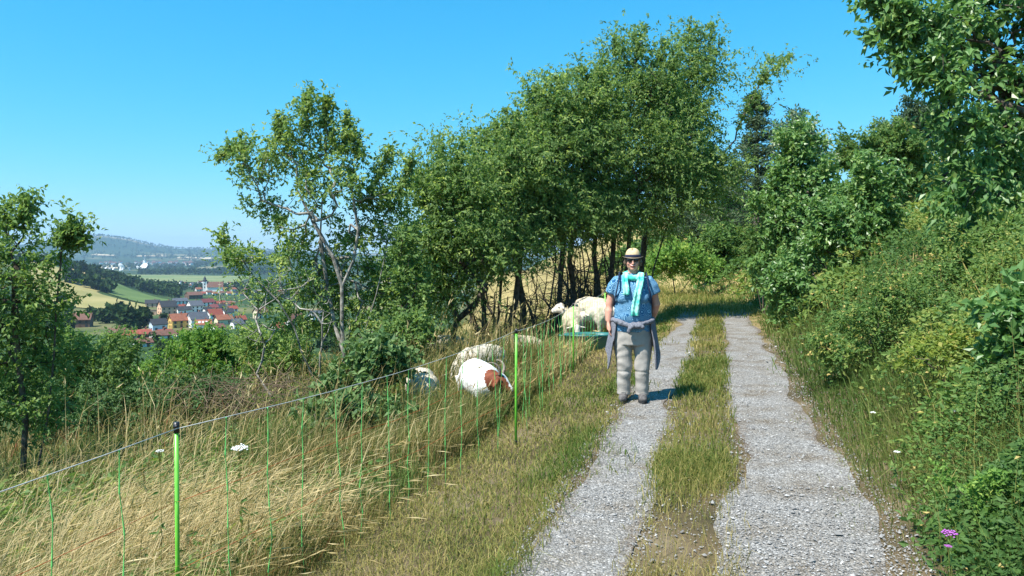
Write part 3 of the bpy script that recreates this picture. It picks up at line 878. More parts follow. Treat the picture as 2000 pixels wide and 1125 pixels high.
# tree at the left edge
yb = 8.2
bse = onground(40, yb)
tree("edge_tree", "leafy young tree with thin dark stems at the left edge of the view", "tree", bse,
     lobes_at(yb, [(45, 455, 26, 34), (20, 530, 60, 55), (85, 540, 40, 40), (128, 475, 15, 22, 0, .7), (30, 620, 70, 60), (100, 600, 40, 40), (-60, 520, 70, 90), (-70, 660, 80, 80), (30, 720, 80, 60, .3, 1), (100, 700, 50, 50, .2, .9), (60, 800, 80, 50, .2, 1), (-60, 780, 80, 60)]),
     300, 2000, 9, .06, .48, "sparse", tl=.19, droop=.35, tint=.42, nup=.4, r0=.0035, tv=.2, rmax=.03,
     stems=[[bse + [0, 0, -.2], at(50, 820, yb), at(38, 720, yb), at(28, 620, yb), at(30, 520, yb)], [bse + [.1, 0, -.2], at(95, 800, yb), at(105, 700, yb), at(110, 600, yb), at(118, 520, yb)], [bse + [-.3, 0, -.2], at(-30, 760, yb), at(-60, 640, yb)]],
     spikes=px_spikes(yb, [(50, 430, 52, 395), (125, 460, 145, 438), (120, 480, 150, 470), (10, 440, 8, 408)]))


# shrubs: mounded crowns with their own stems
def shrub(name, label, y, px, specs, ns, m, L, W, mat, tl=.2, droop=.3, tint=.45, npts=70, r0=.004, bark="bark", group=None, tv=.2, py=None, nup=.35):
    b = onground(px, y)
    lb = lobes_at(y, specs)
    zmin = min(l[0][2] - l[1][2] for l in lb)
    w = max(l[0][0] + l[1][0] for l in lb) - min(l[0][0] - l[1][0] for l in lb)
    cen = np.average([l[0] for l in lb], axis=0, weights=[l[2] for l in lb]); v = (cen - b) * .6
    foot = b + np.array([0, 0, -.15])
    stems = [[foot, foot + (v + np.array([0, 0, .15])) * .5 + np.array([q * w * .10, 0, 0]), b + v + np.array([q * w * .22, .02, 0])] for q in (-1, -.3, .4, 1)]
    return tree(name, label, "shrub", b, lb, npts, ns, m, L, W, mat, bark, stems, tl, droop, tint, nup, r0, group, .45, (), 2.5, tv=tv, rmax=.006 + .0013 * y)


BG = "shrubs on the slope below the meadow"
shrub("shrub", "broad bright green shrub below the village houses", 17, 370, [(370, 720, 75, 55), (440, 700, 50, 50), (320, 740, 50, 50), (400, 670, 35, 30), (470, 730, 40, 45)], 1900, 9, .085, .5, "bright", .24, tint=.42, npts=110)
shrub("shrub", "dull olive shrub between the left edge tree and the bright green shrub", 15, 190, [(190, 720, 70, 60), (130, 690, 55, 50), (240, 690, 45, 40), (220, 770, 60, 45), (130, 780, 60, 50), (60, 760, 60, 60)], 2100, 9, .075, .48, "sparse", .22, tint=.28, npts=110)
shrub("shrub", "dark shaded shrub low behind the tall grass heads", 11, 300, [(300, 790, 70, 40), (400, 770, 70, 40), (200, 800, 70, 40), (90, 800, 60, 50)], 1300, 9, .06, .5, "dark", .2, tint=.5, npts=80)
shrub("shrub", "yellowish shrub under the half bare tree", 15.5, 520, [(520, 700, 45, 50), (560, 680, 40, 40), (490, 670, 30, 35), (590, 720, 40, 40)], 1100, 8, .07, .5, "sparse", .22, tint=.5, npts=80)
shrub("bramble", "dark green bramble clump under the half bare tree beside the fence", 9.2, 705, [(735, 690, 34, 24), (700, 730, 40, 24), (775, 715, 28, 26), (640, 755, 34, 18)], 330, 7, .095, .62, "dark", .16, tint=.72, npts=60, tv=.28)
shrub("bramble", "bramble tangle against the net left of the horned goat", 7.6, 690, [(690, 800, 40, 22), (620, 812, 34, 16), (760, 806, 34, 18)], 210, 7, .075, .62, "dark", .15, tint=.7, npts=50, tv=.28)
shrub("shrub", "small leafy sapling between the half bare tree and the cherry row", 12.5, 800, [(800, 560, 30, 55, .5), (815, 650, 30, 40), (790, 480, 22, 40, .5), (770, 640, 30, 30)], 700, 8, .08, .5, "sparse", .2, tint=.4, npts=60)
# dry brush heap
root = thing("brush", "heap of dry brown brushwood below the half bare tree", "brush", tuple(onground(510, 10.4)))
b0 = np.array(onground(510, 10.4)); mb = MB()
n = 420
c = b0 + np.stack([rng.normal(0, .5, n), rng.normal(0, .35, n), rng.uniform(.05, .72, n)], -1); dd = nrm(rng.normal(size=(n, 3)) * np.array([1, .7, .6])); ll = rng.uniform(.08, .34, n)[:, None]
prisms(mb, c - dd * ll - b0, c + dd * ll - b0, .0045, .002, 4)
tag(mb.build("twigs", G["twig"], root), kind="stuff")

# right side of the path
shrub("hazel_bush", "tall hazel bush with silvery top leaves at the bend of the path", 19, 1545, [(1560, 270, 32, 45), (1545, 340, 60, 60), (1520, 420, 50, 60), (1580, 440, 60, 70), (1530, 500, 50, 40), (1600, 360, 40, 50)], 2300, 8, .12, .5, "walnut", .3, tint=.5, npts=130, r0=.006)
shrub("willow_shrub", "pale silvery leaved shrub top rising behind the hazel bush", 22, 1560, [(1562, 260, 36, 45), (1540, 290, 30, 40), (1590, 290, 30, 35)], 620, 8, .12, .42, "silver", .3, tint=.65, npts=50)
shrub("hazel_bush", "round hazel bush on the bank above the grass", 15.5, 1660, [(1640, 400, 50, 50), (1700, 360, 50, 45), (1620, 480, 45, 40), (1690, 440, 60, 45), (1560, 540, 45, 45), (1530, 590, 30, 30)], 2100, 8, .10, .55, "walnut", .26, tint=.45, npts=110)
shrub("bank_shrub", "grey green mounded shrub on the bank skyline", 26, 1700, [(1690, 300, 60, 35), (1740, 290, 60, 50), (1650, 310, 40, 25), (1770, 330, 50, 60)], 1700, 8, .14, .5, "under", .35, tint=.45, npts=100)
shrub("bank_shrub", "dark evergreen looking shrub below the overhanging walnut tree", 27, 1780, [(1790, 240, 40, 45), (1760, 270, 40, 35), (1820, 250, 40, 50)], 1200, 8, .14, .45, "pine", .35, tint=.4, npts=70)
shrub("yellow_shrub", "yellow leaved shrub on the bank at the right edge", 6.2, 1880, [(1870, 690, 45, 30), (1930, 675, 40, 30), (1800, 700, 35, 22), (1900, 730, 50, 24)], 430, 8, .042, .55, "yellow", .11, tint=.5, npts=50, r0=.003)
shrub("dogwood_shrub", "dark broad leaved shrub at the right edge halfway up the bank", 5.2, 1985, [(1985, 640, 40, 60), (2030, 600, 50, 60), (1990, 720, 40, 50), (2040, 700, 50, 60)], 480, 7, .075, .6, "walnut", .13, tint=.3, npts=50, r0=.003)
shrub("bank_shrub", "small leaved shrub in the lower right corner beside the thistle", 3.9, 1930, [(1930, 960, 60, 60), (1980, 1040, 60, 70), (1900, 1060, 40, 50), (2040, 960, 70, 90)], 1000, 8, .026, .55, "bright", .07, tint=.48, npts=60, r0=.002)
shrub("wild_rose", "arching wild rose shrub in the middle of the bank", 8.5, 1700, [(1700, 640, 70, 40), (1760, 590, 60, 40), (1640, 690, 50, 30), (1790, 650, 50, 40)], 1300, 8, .045, .5, "under", .14, tint=.5, npts=70, r0=.003, tv=.25)
shrub("wild_rose", "light green bushy shrub at the top of the bank under the walnut", 9, 1900, [(1880, 500, 70, 50), (1960, 470, 70, 50), (1820, 560, 60, 40), (1940, 560, 80, 40)], 1500, 8, .05, .5, "under", .15, tint=.55, npts=80, r0=.003, tv=.22)
# walnut tree overhanging at the upper right
yb = 10.5
bse = onground(2010, yb)
tree("walnut_tree", "large walnut tree with big leaves overhanging the bank at upper right", "tree", bse,
     lobes_at(yb, [(1850, 150, 55, 60, -.6), (1930, 120, 80, 70), (1870, 240, 50, 60, -.6), (1960, 230, 80, 70), (1900, 330, 75, 60, -.3), (1980, 330, 70, 70), (1860, 60, 50, 50), (1950, 30, 80, 60), (2080, 150, 110, 150), (2060, 330, 80, 80), (1880, 390, 40, 30, -.6), (1960, 410, 50, 26, -.6), (1770, 30, 40, 22, -.4, .9), (2080, -60, 120, 90), (1930, -70, 80, 60)]),
     420, 3000, 7, .112, .5, "walnut", tl=.26, droop=.55, tint=.42, nup=.2, r0=.005, tv=.22,
     stems=[[bse + [0, 0, -.2], at(1990, 420, yb + .3), at(1975, 330, yb + .3), at(1965, 220, yb + .3), at(1955, 100, yb + .3)], [at(1965, 220, yb + .3), at(1900, 120, yb), at(1850, 60, yb - .3), at(1800, 45, yb - .4)], [bse + [.3, 0, -.2], at(2060, 380, yb), at(2080, 250, yb)]],
     spikes=px_spikes(yb - .4, [(1800, 45, 1712, 10), (1800, 45, 1708, 62), (1830, 60, 1745, 85), (1860, 110, 1770, 128), (1850, 150, 1790, 140), (1850, 30, 1730, 5)]))
# pines and conifers beyond the bend
def pine(label, px, y, top_py, wpx, n=26, mat="pine"):
    b = onground(px, y); k = y / 1500
    top = at(px, top_py, y); h = top[2] - b[2]; wd = wpx * k
    root = thing("pine_tree", label, "tree", tuple(b)); mb = MB(); mc = MB()
    prisms(mb, np.array([[0, 0, -.2], [0, 0, h * .5]]), np.array([[0, 0, h * .5], [0, 0, h]]), np.array([.16, .1]), np.array([.1, .02]), 7)
    for i in range(n * 3):
        t = rng.uniform(.12, 1) ** .8; z = h * t; an = rng.uniform(0, 6.28); L = wd * (1.05 - t) ** .6 * rng.uniform(.55, 1.1)
        e = np.array([math.cos(an) * L, math.sin(an) * L, z + L * .12 + rng.normal(0, .1)])
        prisms(mb, np.array([[0, 0, z - .1]]), e[None], .035, .01, 4)
        m = 90; tt = rng.uniform(.25, 1.08, m); O = np.array([0, 0, z - .1]) + (e - np.array([0, 0, z - .1])) * tt[:, None] + rng.normal(0, .14 + .05 * L, (m, 3)) * np.array([1, 1, .45])
        leaves(mc, O, rng.normal(size=(m, 3)) * np.array([1, 1, .4]) + np.array([0, 0, .35]), rng.normal(size=(m, 3)) + np.array([0, 0, .8]), .2, .06, np.clip(rng.normal(.5, .2, m), 0, 1))
    mb.build("trunk", G["bark"], root); mc.build("crown", G[mat], root)


pine("slender pine tree with layered boughs behind the bend of the path", 1478, 33, 185, 75)
pine("lower dark pine tree at the end of the path left of the hazel bush", 1425, 38, 330, 90)
pine("pine tree half hidden behind the spreading cherry tree", 1350, 44, 400, 110)
shrub("path_shrub", "sunlit yellow green shrub at the far end of the path beside the person", 30, 1320, [(1320, 500, 40, 35), (1290, 520, 30, 28), (1360, 520, 40, 25)], 800, 7, .15, .5, "bright", .35, tint=.5, npts=60)
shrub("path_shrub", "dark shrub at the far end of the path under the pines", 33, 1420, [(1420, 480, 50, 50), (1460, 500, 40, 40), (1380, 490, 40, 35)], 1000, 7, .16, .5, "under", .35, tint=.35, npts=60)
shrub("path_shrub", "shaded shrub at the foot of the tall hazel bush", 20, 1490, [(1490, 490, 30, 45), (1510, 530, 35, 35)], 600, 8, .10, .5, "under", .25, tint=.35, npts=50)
# ------------------------------------------------------------------ the valley: fields, woods, houses, dishes
def plain(name, c, rough=.8, spec=.25):
    m, nt, b = newmat(name); b.inputs["Base Color"].default_value = (*c, 1); setspec(b, rough, spec); return m


def drape(name, quad, mat, n=26, lift=.6, label=None):
    """field lying on the ground between four map corners given as (px, distance)"""
    c = [np.array([(p - 1000) / 1500 * y, y]) for p, y in quad]
    s = np.linspace(0, 1, n); S, T = np.meshgrid(s, s)
    S_ = S[..., None]; T_ = T[..., None]
    XY = (c[0] * (1 - S_) + c[1] * S_) * (1 - T_) + (c[3] * (1 - S_) + c[2] * S_) * T_
    X, Y = XY[..., 0], XY[..., 1]
    edge = np.minimum(np.minimum(S, 1 - S), np.minimum(T, 1 - T))
    wob = (edge < .02) * np.hypot(*(c[1] - c[0])) * .012
    X = X + wob * rng.normal(size=X.shape)
    Z = H(X, Y) + lift
    i = np.arange(n - 1)[:, None] * n; k = np.arange(n - 1)[None]
    Q = np.stack([i + k, i + k + 1, i + n + k + 1, i + n + k], -1).reshape(-1, 4)
    mb = MB(); mb.add(np.stack([X, Y, Z], -1).reshape(-1, 3), Q)
    return tag(mb.build(name, mat, None, True), kind="structure")


wheat = noisemat("wheat_field", (.36, .25, .10), (.46, .34, .16), .03, .9, .1, coord="Object")
meadow = noisemat("mown_meadow", (.24, .22, .08), (.35, .29, .12), .02, .9, .1)
vine = noisemat("green_field", (.085, .135, .035), (.12, .17, .05), .02, .9, .1)
pale = noisemat("stubble_field", (.42, .34, .2), (.55, .46, .3), .005, .9, .1)
farg = noisemat("valley_meadow", (.12, .17, .06), (.2, .22, .09), .006, .9, .1)
drape("wheat_field", [(140, 830), (213, 800), (205, 1000), (140, 1040)], wheat)
drape("meadow_field", [(60, 620), (296, 600), (285, 700), (60, 830)], meadow)
drape("meadow_field", [(60, 850), (140, 700), (210, 790), (60, 1000)], meadow, lift=.5)
drape("green_field", [(205, 770), (300, 705), (362, 800), (222, 985)], vine, lift=.9)
drape("valley_field", [(225, 1900), (460, 1700), (500, 2300), (240, 2500)], farg, lift=1.5)
drape("stubble_field", [(180, 3600), (245, 3500), (250, 4300), (180, 4300)], pale, lift=3)
for q in [[(262, 5950), (330, 6150), (316, 6330), (270, 6180)], [(345, 5850), (405, 5800), (388, 6100), (350, 6080)], [(395, 5700), (440, 5900), (425, 6150), (400, 6050)], [(175, 6050), (228, 6000), (222, 6150), (190, 6190)]]:
    drape("stubble_field", q, pale, 14, 5)
drape("stubble_field", [(190, 7600), (270, 7650), (262, 7950), (205, 8000)], pale, 14, 6)
drape("stubble_field", [(745, 1700), (800, 1700), (800, 2400), (740, 2400)], pale, 14, 3)


def far_tree_into(mb, c, h, w, n=44, tint=.5):
    d = nrm(rng.normal(size=(n, 3))); r = rng.uniform(.55, 1, n)[:, None]
    P = np.array([0, 0, h * .55]) + d * r * np.array([w, w, h * .46]) * (1 + .25 * rng.normal(size=(n, 1)))
    s = (w + h * .5) * .42
    leaves(mb, c + P - d * s * .3, rng.normal(size=(n, 3)), d + rng.normal(0, .35, (n, 3)) + np.array([0, 0, .3]), s * rng.uniform(.6, 1.2, n), s * .75, np.clip(tint + rng.normal(0, .2, n), 0, 1), .15)


def forest(name, label, pts, hmin, hmax, n=40, tint=.45):
    mb = MB()
    for (x, y) in pts:
        h = rng.uniform(hmin, hmax)
        far_tree_into(mb, np.array([x, y, float(H(x, y, False)) - .5]), h, h * rng.uniform(.3, .5), n, tint + rng.normal(0, .1))
    return tag(mb.build(name, G["farwood"]), label, "woods", kind="stuff")


def cone_pts(n, p0, p1, d0, d1, keep=None):
    y = np.exp(rng.uniform(math.log(d0), math.log(d1), n)); px = rng.uniform(p0, p1, n)
    x = (px - 1000) / 1500 * y
    k = np.ones(n, bool) if keep is None else keep(px, y)
    return list(zip(x[k], y[k]))


pts = cone_pts(430, -60, 240, 1020, 1350, lambda p, y: y > 1040 + (p - 140) * -.1)
pts += cone_pts(120, 230, 350, 900, 1200, lambda p, y: (y > 1010 - (p - 220) * 1.0))
pts += cone_pts(24, 130, 215, 770, 810)
forest("hillside_wood", "dark wood along the crest of the spur behind the fields", pts, 9, 17, 46, .4)
pts = cone_pts(330, 270, 560, 2450, 3000) + cone_pts(260, 180, 560, 3400, 4600)
forest("valley_wood", "belt of trees across the valley floor beyond the church", pts, 12, 22, 26, .45)
pts = cone_pts(110, 280, 480, 1150, 1650) + cone_pts(160, 480, 820, 700, 1700)
forest("village_trees", "trees scattered between the roofs of the middle village", pts, 6, 12, 34, .45)
pts = cone_pts(700, 60, 560, 7000, 9000) + cone_pts(260, 160, 500, 5500, 6900) + cone_pts(300, 380, 700, 4000, 5000)
forest("far_wood", "far off wooded hills on the horizon", pts, 18, 30, 14, .4)
pts = cone_pts(70, -40, 140, 330, 640)
forest("slope_trees", "dark trees on the slope behind the left edge tree", pts, 6, 11, 60, .4)
pts = cone_pts(40, 300, 520, 190, 290) + cone_pts(90, 480, 860, 170, 420)
forest("garden_hedges", "low garden trees at the near edge of the village", pts, 3, 5.5, 60, .55)

# single trees standing among the houses
VT = [(252, 646, 42, "tall dark tree in front of the long brown roof in the village"), (276, 640, 40, "dark round tree beside the small blue white house"),
      (222, 630, 34, "dark tree below the flat roofed shed on the field"), (205, 632, 30, "leftmost dark tree of the clump below the fields"),
      (284, 620, 16, "thin pointed conifer left of the garden wall"), (256, 612, 14, "small conifer beside the flat roofed shed"),
      (236, 622, 30, "bushy tree in the middle of the dark clump"), (318, 627, 15, "pale rounded tree left of the yellow house"), (180, 628, 26, "dark tree below the tan meadow")]
for p, py, hp, lab in VT:
    c = hit(p, py, 200); h = hp * c[1] / 1500
    root = thing("village_tree", lab, "tree", tuple(c), group="trees among the village houses")
    mb = MB(); thin = "conifer" in lab
    far_tree_into(mb, np.zeros(3), h, h * (.2 if thin else .46), 260, .3); mb.build("crown", G["farwood"], root)
    mb = MB(); prisms(mb, np.array([[0, 0, -.5]]), np.array([[0, 0, h * .5]]), .25, .12, 6); mb.build("trunk", G["bark"], root)

WALL = {k: noisemat("plaster_" + k, tuple(v * .88 for v in c), c, .6, .85, .2) for k, c in dict(white=(.86, .84, .80), cream=(.72, .62, .42), peach=(.66, .42, .28), yellow=(.68, .45, .14), blue=(.5, .6, .72), brown=(.16, .10, .07), grey=(.4, .4, .42), red=(.42, .14, .09)).items()}
ROOF = {k: noisemat("tiles_" + k, tuple(v * .75 for v in c), c, .9, .8, .25) for k, c in dict(red=(.28, .075, .05), orange=(.32, .12, .07), brown=(.17, .085, .06), dark=(.045, .048, .055), slate=(.10, .11, .13), maroon=(.2, .06, .06)).items()}
PANE = plain("window_glass", (.03, .035, .045), .15, .5); WOODD = plain("door_wood", (.12, .06, .03), .6); BRICK = plain("chimney_brick", (.3, .12, .08), .9)


def unitbox(mat, name):
    mb = MB(); mb.box((-.5, -.5, -.5), (.5, .5, .5)); return mb.mesh(name, mat)


UB = {"window": unitbox(PANE, "window"), "door": unitbox(WOODD, "door"), "chimney": unitbox(BRICK, "chimney"), "skylight": unitbox(plain("skylight", (.7, .75, .8), .2), "skylight")}


def part(kind, parent, c, s, rx=0):
    o = link(kind, UB[kind], parent); o.location = c; o.scale = s; o.rotation_euler = (rx, 0, 0); return o


def house(x0, x1, yb, yt, wall, roof, label, g=.5, yaw=44, name="house", cat="house", group=None, wins=3, eave=.6, d=None, sky=0, detail=True, chim=True, flip=False):
    pm = (x0 + x1) / 2
    c = hit(pm, yb, 150) if d is None else np.array([*(((pm - 1000) / 1500 * d), d), 0.0])
    if d is not None: c[2] = float(H(c[0], c[1], False))
    k = c[1] / 1500; a = math.radians(yaw)
    W = (x1 - x0) * g * k / max(math.sin(a), .3); L = (x1 - x0) * (1 - g) * k / math.cos(a); h = (yb - yt) * k
    W = min(max(W, 5), 16); L = max(L, 5); e = h * eave
    rz = math.radians(-yaw if flip else yaw)
    root = thing(name, label, cat, (c[0], c[1] + W * .5, c[2] - .5), rz, group)
    x, y = L / 2, W / 2
    mb = MB()
    V = [(-x, -y, 0), (x, -y, 0), (x, y, 0), (-x, y, 0), (-x, -y, e), (x, -y, e), (x, y, e), (-x, y, e), (-x, 0, h), (x, 0, h)]
    mb.add(V, [(0, 1, 5, 4), (2, 3, 7, 6), (3, 0, 4, 8, 7), (1, 2, 6, 9, 5)])
    mb.build("wall", WALL[wall], root)
    sl = (h - e) / y; o = .5; t = .28
    mb = MB()
    for s in (-1, 1):
        V = []
        for zz in (0.03, t):
            V += [(-x - o, s * (y + o), e - sl * o + zz), (x + o, s * (y + o), e - sl * o + zz), (x + o, 0, h + zz), (-x - o, 0, h + zz)]
        mb.add(V, [(0, 1, 2, 3), (4, 5, 6, 7), (0, 1, 5, 4), (1, 2, 6, 5), (2, 3, 7, 6), (3, 0, 4, 7)])
    rf = mb.build("roof", ROOF[roof], root)
    if chim: part("chimney", rf, (x * .3, y * .25, h + .3), (.7, .7, 1.6))
    if detail:
        for q in range(2):                       # gable windows
            for r_ in range(2 if e > 3.6 else 1): part("window", root, (-x - .02, (q - .5) * W * .42, e * (.3 + .45 * r_)), (.12, 1.1, 1.3))
        part("window", root, (-x - .02, 0, e + (h - e) * .4), (.12, 1.0, 1.2))
        nw = max(2, int(L / 3.2))
        for q in range(nw):
            xx = -x + L * (q + .5) / nw
            for r_ in range(2 if e > 3.6 else 1):
                if r_ == 0 and q == nw // 2: part("door", root, (xx, -y - .02, 1.5), (1.1, .12, 2.1))
                else: part("window", root, (xx, -y - .02, e * (.3 + .45 * r_)), (1.15, .12, 1.3))
        for q in range(sky):
            yy = -y * .62; part("skylight", rf, (-x * .5 + q * x * .45, yy, e + (y + yy) * sl + .33), (.9, 1.3, .15), math.atan(sl))
    return root


HG = "houses of the near village"
for a in [
    (282, 309, 600, 585, "peach", "dark", "long peach walled house with dark roof at the field edge", .12, 20),
    (302, 340, 614, 587, "peach", "dark", "peach gabled house with dark roof and brown long side", .44),
    (331, 363, 595, 582, "white", "slate", "white house with blue grey roof behind the peach gabled house", .4),
    (358, 393, 609, 587, "white", "slate", "tall white gabled house with slate grey roof at the village centre"),
    (338, 370, 613, 598, "white", "dark", "low white house with dark roof left of the tall white gable", .4),
    (392, 414, 598, 583, "white", "maroon", "house with maroon roof and a tall white chimney stack", .25),
    (418, 437, 597, 587, "cream", "red", "small house with bright red roof at the back of the near village", .3),
    (413, 447, 604, 594, "grey", "dark", "long house with dark roof in front of the bright red roof", .2),
    (400, 431, 627, 603, "white", "red", "white gabled house with red roof and dark dormer", .42),
    (360, 401, 640, 609, "white", "slate", "large white gabled house with grey roof nearest the village centre", .42),
    (325, 366, 641, 612, "yellow", "orange", "yellow walled house with orange red roof and red bay", .38),
    (378, 409, 643, 624, "white", "orange", "low house with orange roof and three white skylights", .15, 20),
    (418, 449, 634, 614, "cream", "orange", "house with plain orange brown roof beside the red roofed gable", .3),
    (448, 470, 643, 622, "white", "slate", "white house half hidden by the twigs of the half bare tree", .5),
    (287, 321, 645, 622, "blue", "dark", "pale blue house with dark roof and three gable windows", .42),
    (208, 238, 657, 640, "cream", "brown", "brown roofed house at the lower left of the village", .2, 20),
    (232, 262, 664, 645, "grey", "red", "red brown roofed house second from the lower left of the village", .3, 25),
    (260, 290, 660, 643, "brown", "red", "red brown roofed house with a dark open front", .25, 25),
    (290, 330, 664, 645, "white", "brown", "broad brown roof with white gable below the pale blue house", .3),
    (258, 284, 678, 660, "white", "brown", "nearest village house, brown roof just above the bushes", .4),
    (112, 170, 640, 612, "brown", "brown", "big brown roof glimpsed behind the left edge tree", .25, 20),
    (356, 391, 584, 570, "brown", "brown", "dark timber chalet style house behind the near village", .45),
    (428, 454, 618, 602, "white", "dark", "white gabled house with dark roof at the right of the near village", .5),
    (439, 456, 597, 588, "yellow", "orange", "pale yellow house behind the twigs", .4),
    (490, 520, 622, 600, "cream", "brown", "cream house seen through the yellowish shrub", .5),
    (555, 590, 640, 612, "white", "brown", "white gabled house seen through the half bare tree", .4),
    (600, 632, 628, 606, "white", "slate", "white house behind the trunk of the half bare tree", .4),
    (530, 552, 650, 630, "white", "red", "small white house right of the yellowish shrub", .4),
    (720, 778, 668, 630, "white", "orange", "big orange red roof right of the half bare tree", .3),
    (344, 362, 607, 594, "white", "red", "small white house with red roof between the dark roof and the tall gable"),
    (393, 412, 613, 599, "white", "dark", "small white house with dark roof behind the red roof with dormer"),
    (404, 424, 607, 594, "cream", "maroon", "cream house with maroon roof at the middle of the near village"),
    (440, 462, 609, 597, "white", "red", "white house with red roof above the twigs at the village edge"),
    (318, 336, 607, 597, "white", "brown", "low white house with brown roof behind the peach gabled house"),
    (455, 478, 632, 616, "cream", "red", "cream house with red roof partly behind the bright green shrub"),
    (306, 326, 657, 643, "white", "red", "white gabled cottage with red roof below the pale blue house"),
    (338, 358, 658, 644, "cream", "brown", "brown roofed cottage just above the bright green shrub"),
    (410, 432, 646, 632, "white", "brown", "white gabled cottage below the plain orange brown roof"),
    (795, 830, 650, 620, "grey", "slate", "grey house glimpsed left of the crooked trunk", .4)]:
    lab = a[6]; g = a[7] if len(a) > 7 else .5; yw = a[8] if len(a) > 8 else 44
    house(*a[:6], lab, g, yw, group=HG, sky=3 if "skylights" in lab else 0)
# flat roofed shed on the field, garden wall
c = hit(237, 605, 200); k = c[1] / 1500
root = thing("shed", "flat roofed white and dark shed standing alone on the field", "shed", tuple(c), math.radians(30))
w, dpt, h = 9, 8, 11 * k * .55
mb = MB(); mb.box((-w / 2, -dpt / 2, -.5), (w / 2, dpt / 2, h)); mb.build("wall", WALL["white"], root)
mb = MB(); mb.box((-w / 2 - .5, -dpt / 2 - .5, h + .02), (w / 2 + .5, dpt / 2 + .5, h + .5)); mb.build("roof", ROOF["slate"], root)
part("door", root, (.4, -dpt / 2 - .02, h * .45), (w * .8, .12, h * .8))
c = hit(297, 615, 200)
root = thing("garden_wall", "peach garden building with flat top beside the peach gabled house", "wall", tuple(c), math.radians(20))
mb = MB(); mb.box((-3, -1.5, -.5), (3, 1.5, 3.4)); mb.build("wall", WALL["peach"], root)
mb = MB(); mb.box((-3.2, -1.7, 3.41), (3.2, 1.7, 3.6)); mb.build("coping", ROOF["brown"], root)
# middle village round the church
MG = "roofs of the middle village"
MID = [(395, 577, "red"), (407, 575, "brown"), (418, 577, "orange"), (432, 576, "brown"), (446, 577, "orange"), (458, 576, "dark"), (470, 578, "brown"), (386, 569, "orange"), (402, 569, "brown"), (437, 569, "red"), (455, 569, "orange"), (345, 571, "brown"), (480, 571, "red"), (500, 575, "dark"), (520, 577, "brown"), (545, 575, "red"), (575, 578, "brown"), (610, 577, "orange")]
ORD = ["leftmost", "second", "third", "fourth", "fifth", "sixth", "seventh", "eighth", "ninth", "tenth", "eleventh", "twelfth", "thirteenth", "fourteenth", "fifteenth", "last"]
for front in (True, False):
    for i, (p, py, rf) in enumerate(sorted(q for q in MID if (q[1] >= 575) == front)):
        rank = "leftmost" if i == 0 else ORD[i] + " from the left"
        house(p - 6, p + 6, py, py - 8, "white" if i % 3 else "cream", rf, "%s roofed house, %s in the %s row near the church" % (rf, rank, "front" if front else "back"), .4, 30 + (i * 17) % 25, group=MG, detail=True, chim=False)
for i in range(16):
    p = 312 + i * 9.5 + rng.normal(0, 2); py = 556 + rng.uniform(-2, 5)
    rank = "leftmost" if i == 0 else "rightmost" if i == 15 else ORD[i] + " from the left"
    house(p - 4, p + 4, py, py - 6, "white", ["brown", "slate", "orange"][i % 3], "tiny white house, %s in the row beyond the green field" % rank, .5, 25 + (i * 13) % 35, group="white houses beyond the green field", detail=False, chim=False)
# church
c = hit(400, 572, 200); k = c[1] / 1500
root = thing("church", "white church with slender tower and dark pointed spire in the valley", "church", tuple(c), math.radians(20))
tw = 7.5 * k / 2; th = 22 * k
mb = MB(); mb.box((-tw, -tw, -1), (tw, tw, th)); mb.build("tower", WALL["white"], root)
mb = MB(); V, f = loft([(0, 0, th + .02, tw * 1.25, tw * 1.25), (0, 0, th + 3 * k, tw * 1.15, tw * 1.15), (0, 0, th + 4.5 * k, tw * .6, tw * .6), (0, 0, th + 6 * k, tw * .7, tw * .7), (0, 0, th + 11 * k, .15, .15)], 8); mb.add(V, f); mb.build("spire", ROOF["dark"], root)
mb = MB(); mb.add([(tw, -6, -1), (tw + 22, -6, -1), (tw + 22, 6, -1), (tw, 6, -1), (tw, -6, 9), (tw + 22, -6, 9), (tw + 22, 6, 9), (tw, 6, 9), (tw, 0, 16), (tw + 22, 0, 16)], [(0, 1, 5, 4), (2, 3, 7, 6), (3, 0, 4, 8, 7), (1, 2, 6, 9, 5)]); mb.build("nave", WALL["white"], root)
mb = MB()
for s in (-1, 1): mb.add([(tw, s * 6.8, 8.3), (tw + 23, s * 6.8, 8.3), (tw + 23, 0, 16.4), (tw, 0, 16.4)], [(0, 1, 2, 3)])
mb.build("roof", ROOF["brown"], root)
for zz in (.5, .78): part("window", root, (-tw * .0, -tw - .05, th * zz), (tw * .5, .2, tw * .9))
# antenna dishes of the ground station
WHT = plain("dish_white", (.8, .8, .8), .5, .4)
DG = "dishes of the antenna ground station"


